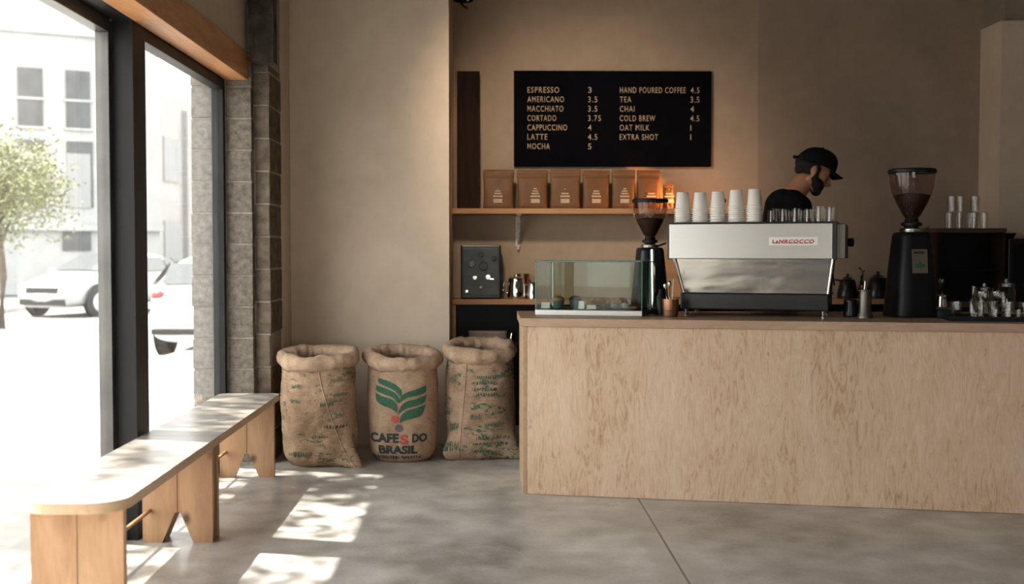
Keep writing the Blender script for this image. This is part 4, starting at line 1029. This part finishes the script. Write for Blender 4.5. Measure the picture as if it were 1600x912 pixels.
# wooden serving board leaning behind, seen between the case and the machine
o = MB().rbox((0, 0, .185), (.30, .02, .37), (R(-8), 0, 0), .008).build('serving_board', 'shelf_wood'); o.location = (*at(1062, 9.0)[:2], zb + .003); tag(o, 'reddish wooden serving board leaning on the wall behind the espresso machine', 'board')
def kettle(px, label, y=8.93, sc=1, rz=0):
    t = thing('gooseneck_kettle', label, 'kettle', (*at(px, y)[:2], zb), rz, None, sc)
    MB().lathe([(0, 0), (.075, 0), (.078, .02), (.055, .13), (.045, .14), (0, .145)], 28).build('body', 'black_gloss', t, smooth=True)
    MB().lathe([(0, .146), (.04, .146), (.03, .155), (.008, .16), (.012, .18), (0, .184)], 20).build('lid', 'black_gloss', t, smooth=True)
    MB().tube([(.07, 0, .03), (.11, 0, .05), (.115, 0, .10), (.10, 0, .16), (.115, 0, .20), (.13, 0, .205)], [.012, .009, .007, .006, .005, .005], 8).build('spout', 'black_gloss', t, smooth=True)
    MB().tube([(-.05, 0, .13), (-.11, 0, .14), (-.12, 0, .06), (-.11, 0, .03)], .008, 8).build('handle', 'black_gloss', t, smooth=True)
kettle(1328, 'black gooseneck kettle on the back counter right behind the espresso machine', sc=1.05)
kettle(1376, 'black gooseneck kettle mostly hidden behind the tall grinder', sc=1.15, rz=2.6)
vessel('amber_jar', 'small reddish jar on the back counter between the two black kettles', 'jar', (*at(1352, 8.95)[:2], zb), [(0, 0), (.035, 0), (.037, .08), (.03, .09), (.03, .10), (0, .10)], 'copper')
# crate shelf at right with glasses on top
cs = thing('crate_shelf', 'dark open wooden box shelf on the back counter at the right', 'shelf', ((1511 - 763) / 1800 * 8.5, 8.5, zb))
hw = .255
MB().box(-hw, -.15, .505, hw, .14, .535, .002).build('top_board', 'dark_wood_x', cs)
for sd in (-1, 1): MB().box(sd * (hw - .015) - .012, -.14, 0, sd * (hw - .015) + .012, .13, .504, .001).build('side_panel', 'dark_wood', cs)
MB().box(-hw + .03, .11, 0, hw - .03, .125, .504).build('back_panel', 'black_matte', cs)
MB().box(-hw + .028, -.13, .22, hw - .028, .109, .235).build('inner_shelf', 'black_matte', cs)
zt = zb + .5352
src = MB().lathe([(0, 0), (.033, 0), (.036, .115), (.034, .115), (.031, .008), (0, .008)], 24).build('tall_glass', 'cup_glass', None, smooth=True)
first = True
for lv, pxs in ((0, (1487, 1503, 1519, 1526, 1542)), (1, (1491, 1505, 1528))):
    for k, px in enumerate(pxs):
        o = src if first else src.copy()
        if not first: C.objects.link(o)
        first = False
        yy = 8.45 if px not in (1519,) else 8.54
        o.location = (*at(px, yy)[:2], zt + .1352 * lv * 1.0 - (.015 if lv else 0))
        tag(o, 'clear tall glass, %s from the left in the %s tier on the box shelf' % (['first', 'second', 'third', 'fourth', 'fifth'][k], ['lower', 'upper'][lv]), 'glass', 'glasses on the box shelf')
o = MB().box(-.17, -.05, 0, .14, .05, .004, .001).build('glass_tray', 'cup_glass'); o.location = (*at(1514, 8.45)[:2], zt + .1155); tag(o, 'thin clear plate between the two tiers of tall glasses', 'plate')
# second dark appliance farther right
ap = thing('small_fridge', 'black boxy appliance on the back counter at the right edge', 'appliance', (3.94, 8.50, zb))
MB().box(-.13, -.13, 0, .25, .14, .46, .008).build('housing', 'black_gloss', ap)
MB().box(-.10, -.137, .04, .23, -.131, .42, .003).build('door', 'black_matte', ap)
vessel('dark_bowl', 'small dark bowl on top of the black appliance at the right edge', 'bowl', (3.86, 8.47, zb + .4602), [(0, 0), (.03, 0), (.05, .04), (.047, .04), (.02, .006), (0, .006)], 'black_gloss')
for k, (px, y, s_) in enumerate(((1466, 8.38, .9), (1478, 8.36, 1.1))):
    o = o3.copy(); C.objects.link(o); o.location = (*at(px, y)[:2], zb); o.scale = (s_,) * 3; tag(o, ['short stemmed glass just right of the tall grinder on the back counter', 'taller stemmed glass under the left of the box shelf'][k], 'glass', 'stemmed glasses on the back counter')

# ------------------------------------------------------------------ menu board
bx, bz_ = XZ(803, 260.5, 9.06); bx2, bz2 = XZ(1111.5, 112, 9.06)
sc2 = thing('side_cabinet', 'dark side cabinet under the box shelf at the right, reddish top', 'cabinet', (4.0, 8.5, 0))
MB().box(-.88, -.20, .968, .97, .21, 1.0075, .002).build('top', 'dark_wood_x', sc2)
MB().box(-.86, -.18, 0, .95, .20, .967).build('carcass', 'black_matte', sc2)
MB().box(-.84, -.196, .04, .04, -.182, .94, .003).build('door', 'black_matte', sc2)
MB().box(.06, -.196, .04, .93, -.182, .94, .003).build('door', 'black_matte', sc2)
mbd = thing('menu_board', 'large black menu board with tan lettering on the back wall', 'menu board', (bx, 9.098, bz_))
MB().box(0, -.035, 0, bx2 - bx, 0, bz2 - bz_, .003).build('panel', 'board', mbd)
S_ = 9.06 / 1800
rows = ['ESPRESSO', 'AMERICANO', 'MACCHIATO', 'CORTADO', 'CAPPUCCINO', 'LATTE', 'MOCHA']; rw = [49.5, 57, 56, 45, 62, 31, 35]
pr = [('3', 5.5), ('3.5', 14.5), ('3.5', 14.5), ('3.75', 20), ('4', 5.5), ('4.5', 14.5), ('5', 5.5)]
rows2 = ['HAND POURED COFFEE', 'TEA', 'CHAI', 'COLD BREW', 'OAT MILK', 'EXTRA SHOT']; rw2 = [103, 18, 23, 55.5, 46.5, 60]
pr2 = [('4.5', 14), ('3.5', 14), ('4', 5.5), ('4.5', 14), ('1', 2.8), ('1', 2.8)]
def mline(s, px, wpx, py):
    m = text_bm(s, None if s == '1' else wpx * S_, 9.0 * S_, .003, .004, space=1.18)
    xx, zz = XZ(px, py + 4.6, 9.06)
    for v in m.bm.verts: v.co += Vector((xx - bx, -.0352, zz - bz_))
    m.build('menu_text', 'letter', mbd)
for i in range(7):
    y = 141.5 + 14.55 * i
    mline(rows[i], 824, rw[i], y); mline(pr[i][0], 918.5, pr[i][1], y)
    if i < 6: mline(rows2[i], 968, rw2[i], y); mline(pr2[i][0], 1078.5, pr2[i][1], y)
tk = thing('added_spotlight', 'added white ceiling spotlight above the frame, brightening the menu wall', 'lamp', (-.27, 6.1, 3.44))  # unseen housing for the added spot on the menu wall
tq = (Vector((-.27, 6.1, 3.44)) - Vector((.85, 9.1, 1.75))).to_track_quat('Z', 'Y')
m = MB().lathe([(.165, -.02), (.17, .0), (.17, .16), (.06, .2), (0, .2), ], 28).lathe([(0, .06), (.16, .05), (.165, -.02)], 28)
for v in m.bm.verts: v.co = tq @ v.co
m.build('shade', 'white_plate', tk, smooth=True)
MB().tube([(-.06, -.12, .10), (-.06, -.12, .258)], .012, 8).build('stem', 'white_plate', tk, smooth=True)
# clamp spotlight at the top of the recess
sp = thing('spotlight', 'black spotlight with a cream bulb high in the shelf recess', 'lamp', (-.19, 8.95, 3.26))
MB().lathe([(.02, .12), (.05, .10), (.075, -.02), (.07, -.02), (.045, .09), (0, .1)], 24, (-.0, 0, .06)).build('shade', 'black_matte', sp, smooth=True)
MB().ball((.035, -.06, .07), (.016, .016, .05)).build('bulb_tube', 'white_plate', sp, smooth='all')
MB().tube([(-.02, 0, .03), (.0, -.05, -.01), (.035, -.06, -.03)], .010, 8).build('swivel', 'copper', sp, smooth=True)
MB().tube([(0, 0, .16), (0, 0, .44)], .009, 8).build('stem', 'black_matte', sp, smooth=True)

# ------------------------------------------------------------------ barista
PYd = 7.62
def remesh(mb, voxel, smooth_n, name, mat, parent):
    me = bpy.data.meshes.new('tmp'); mb.bm.to_mesh(me); mb.bm.free(); o = bpy.data.objects.new('tmp', me); C.objects.link(o)
    r = o.modifiers.new('r', 'REMESH'); r.mode = 'VOXEL'; r.voxel_size = voxel
    if smooth_n: s_ = o.modifiers.new('s', 'SMOOTH'); s_.iterations = smooth_n; s_.factor = .5
    bpy.context.view_layer.update()
    nm = bpy.data.meshes.new_from_object(o.evaluated_get(bpy.context.evaluated_depsgraph_get()))
    bpy.data.objects.remove(o); bpy.data.meshes.remove(me)
    nm.name = name; o = bpy.data.objects.new(name, nm); C.objects.link(o); nm.materials.clear(); nm.materials.append(M[mat])
    for p_ in nm.polygons: p_.use_smooth = True
    o.parent = parent; return o
hx, hz = XZ(1268.5, 267, PYd)
PR = thing('person', 'person in black t-shirt and black cap bent over behind the espresso machine', 'person', (hx - .22, PYd, 0))
HS = 1.20
HM = Matrix.Translation((.22, 0, hz)) @ Matrix.Rotation(R(27), 4, 'Y') @ Matrix.Diagonal((HS, HS, HS, 1))
def xf(mb, pre=None, mt=HM):
    for v in mb.bm.verts:
        if pre is None or v not in pre: v.co = mt @ v.co
    return mb
def head_shapes(m):
    # units: metres, origin at the ear, +x is the way the face looks
    m.ball((.0, 0, .045), (.098, .076, .088), 32, 20)              # cranium
    m.ball((.045, 0, .0), (.058, .062, .075), 24, 16)              # face
    m.ball((.060, 0, -.045), (.042, .048, .045), 24, 16)           # muzzle
    m.ball((.076, 0, -.085), (.022, .026, .022), 20, 12)           # chin
    for s in (-1, 1):
        m.capsule((.0, s * .052, -.045), (.070, s * .016, -.088), .019, .018)   # jaw line
        m.ball((.068, s * .036, -.012), (.022, .020, .018), 16, 10)  # cheek bones
        m.capsule((.088, s * .012, .030), (.080, s * .046, .026), .012, .009)     # brow ridge
        m.ball((.084, s * .030, .010), (.012, .016, .009), 14, 8)     # eyelids
        m.ball((-.004, s * .077, -.004), (.019, .008, .031), 18, 12, Euler((0, R(-12), s * R(18))).to_matrix())  # ear shell
        m.ball((.002, s * .076, -.030), (.009, .007, .011), 12, 8)    # ear lobe
        m.ball((.112, s * .011, -.030), (.011, .009, .008), 12, 8)    # nostril wings
    m.capsule((.094, 0, .022), (.124, 0, -.024), .009, .0125)        # nose
    m.capsule((.098, -.016, -.050), (.098, .016, -.050), .007, .007)  # lips
    m.capsule((.094, -.014, -.061), (.094, .014, -.061), .0075, .0075)
    m.capsule((.066, 0, .030), (.070, 0, .065), .035, .04)
    return m
bmB = head_shapes(MB()); xf(bmB)
# joints (relative to the root); scale of the body
B_ = dict(neck0=(.185, 0, hz - .055), neck1=(.10, 0, hz - .165), chest=(.055, 0, hz - .33), waist=(.0, 0, 1.20), hip=(-.02, 0, 1.02))
V = lambda k: Vector(B_[k])
bmB.capsule(V('neck0') + Vector((-.01, 0, -.01)), V('neck1'), .066, .074)
bmB.capsule(V('chest') + Vector((0, -.07, .02)), V('chest') + Vector((0, .07, .02)), .125, .125)
bmB.capsule(V('chest'), V('waist'), .135, .125); bmB.capsule(V('waist'), V('hip'), .125, .14)
bmB.capsule(V('hip') + Vector((0, -.06, -.02)), V('hip') + Vector((0, .06, -.02)), .125, .125)
arms = []
for s in (-1, 1):
    sh = Vector((.085, s * .205, hz - .25)); el = Vector((.17, -.36, hz - .56)) if s < 0 else Vector((.21, .11, hz - .53)); wrist = Vector((.06, -.47, 1.245)) if s < 0 else Vector((.17, -.20, 1.255)); arms.append((s, sh, el, wrist))
    bmB.capsule(V('neck1') + Vector((-.01, 0, -.03)), sh, .07, .07)
    bmB.capsule(sh, el, .060, .046); bmB.capsule(el, wrist, .044, .030)
    hip = V('hip') + Vector((0, s * .095, -.05)); kn = Vector((.035, s * .11, .56)); an = Vector((-.02, s * .12, .11))
    bmB.capsule(hip, kn, .095, .062); bmB.capsule(kn, an, .062, .042)
    bmB.capsule(an + Vector((-.02, 0, -.055)), an + Vector((.17, 0, -.068)), .045, .034)
    d = (wrist - el).normalized(); side = Vector((0, 0, 1)).cross(d).normalized(); upv = d.cross(side).normalized()
    palm = wrist + d * .055
    bmB.ball(palm, (.052, .044, .020), 20, 12, Matrix((d, side, upv)).transposed())
    for k, (o_, L) in enumerate(((-.032, .070), (-.011, .080), (.011, .074), (.031, .058))):
        a = palm + d * .040 + side * o_; b = a + (d * .75 - upv * .5).normalized() * L * .48; c_ = b + (d * .15 - upv).normalized() * L * .36; e_ = c_ + (-d * .6 - upv * .7).normalized() * L * .24
        bmB.capsule(a, b, .0105, .0095, 10); bmB.capsule(b, c_, .0095, .0088, 10); bmB.capsule(c_, e_, .0088, .0075, 10)
    th0 = wrist + d * .03 - side * .034 * s * -1; th1 = th0 + (d * .5 + side * s * .7 - upv * .3).normalized() * .042; th2 = th1 + (d * .7 - upv * .7).normalized() * .034
    bmB.capsule(th0, th1, .0145, .0115, 10); bmB.capsule(th1, th2, .0115, .0095, 10)
remesh(bmB, .0055, 3, 'body', 'skin', PR)
# t-shirt
m = MB(); q_ = .014
m.capsule(V('chest') + Vector((0, -.07, .02)), V('chest') + Vector((0, .07, .02)), .125 + q_, .125 + q_)
m.capsule(V('chest') + Vector((-.02, 0, .09)), V('chest') + Vector((-.02, 0, 0)), .11 + q_, .12 + q_)
m.capsule(V('chest'), V('waist'), .135 + q_, .13 + q_); m.capsule(V('waist'), V('hip'), .13 + q_, .145 + q_)
for s, sh, el, wr_ in arms:
    m.capsule(V('neck1') + Vector((-.015, s * .03, -.035)), sh, .068 + q_, .072 + q_)
    m.capsule(sh, sh.lerp(el, .72), .062 + q_, .056 + q_)
remesh(m, .010, 3, 't_shirt', 'tee', PR)
m = MB()
m.capsule(V('hip') + Vector((0, -.06, .0)), V('hip') + Vector((0, .06, .0)), .145, .145)
for s in (-1, 1):
    hip = V('hip') + Vector((0, s * .095, -.05)); kn = Vector((.035, s * .11, .56)); an = Vector((-.02, s * .12, .13)); m.capsule(hip, kn, .112, .080); m.capsule(kn, an, .080, .068)
remesh(m, .012, 2, 'trousers', 'denim', PR)
for s in (-1, 1):
    m = MB(); an = Vector((-.02, s * .12, .055)); m.capsule(an + Vector((-.03, 0, 0)), an + Vector((.17, 0, -.008)), .055, .046); m.capsule(an + Vector((-.015, 0, .02)), an + Vector((-.015, 0, .07)), .055, .054)
    for v in m.bm.verts: v.co.z = max(v.co.z, 0)
    remesh(m, .010, 1, 'shoe', 'black_matte', PR)
# hair, beard, eyes, cap
m = MB(); m.ball((-.014, 0, .030), (.092, .080, .075), 28, 16); m.ball((-.058, 0, -.008), (.032, .058, .040), 20, 12)
remesh(xf(m), .005, 2, 'hair', 'hair', PR)
m = MB()
m.ball((.076, 0, -.086), (.028, .034, .027), 20, 12); m.capsule((.098, -.017, -.0410), (.098, .017, -.0410), .006, .006)
for s in (-1, 1):
    m.capsule((.020, s * .058, -.035), (.072, s * .026, -.082), .024, .024); m.ball((.048, s * .042, -.052), (.042, .026, .033), 18, 12)
    m.ball((.080, s * .022, -.062), (.020, .020, .026), 16, 10); m.capsule((.022, s * .070, .025), (.020, s * .064, -.030), .009, .013)
remesh(xf(m), .005, 2, 'beard', 'hair', PR)
m = MB()
for s in (-1, 1): m.ball((.088, s * .031, .007), (.0085, .010, .006), 12, 8)
xf(m).build('eyes', 'eye', PR, smooth='all')
cp = MB()
def capf(u, v):
    th = u * 2 * PI; a = v * PI / 2
    rx = .112 * (1 + .05 * math.cos(th)); z = .034 + .106 * math.cos(a) ** .85 if v < 1 else .034
    k = math.sin(a) ** .8
    return Vector((rx * k * math.cos(th) + .004, .090 * k * math.sin(th), z + .018 * k * math.cos(th)))
cp.grid(capf, 48, 16, cu=True)
cap = xf(cp).build('cap', 'cap', PR, smooth='all')
so_ = cap.modifiers.new('s', 'SOLIDIFY'); so_.thickness = .004
br = MB()
br.grid(lambda u, v: Vector((.085 + .090 * v * math.cos((u - .5) * 2.3) ** .5 * 1.0, (.082 - .018 * v) * math.sin((u - .5) * 2.5), .052 - .010 * v - .020 * (2 * u - 1) ** 2)), 20, 8)
o = xf(br).build('brim', 'cap', cap, smooth='all'); so_ = o.modifiers.new('s', 'SOLIDIFY'); so_.thickness = .006; so_.offset = 0
m = MB(); m.ball((-.0, 0, .141), (.009, .009, .005), 12, 8); xf(m).build('button', 'cap', cap, smooth='all')
m = MB(); m.tube([(-.108, -.03, .03), (-.122, 0, .028), (-.108, .03, .03)], .007, 8); xf(m).build('strap', 'cap', cap, smooth='all')
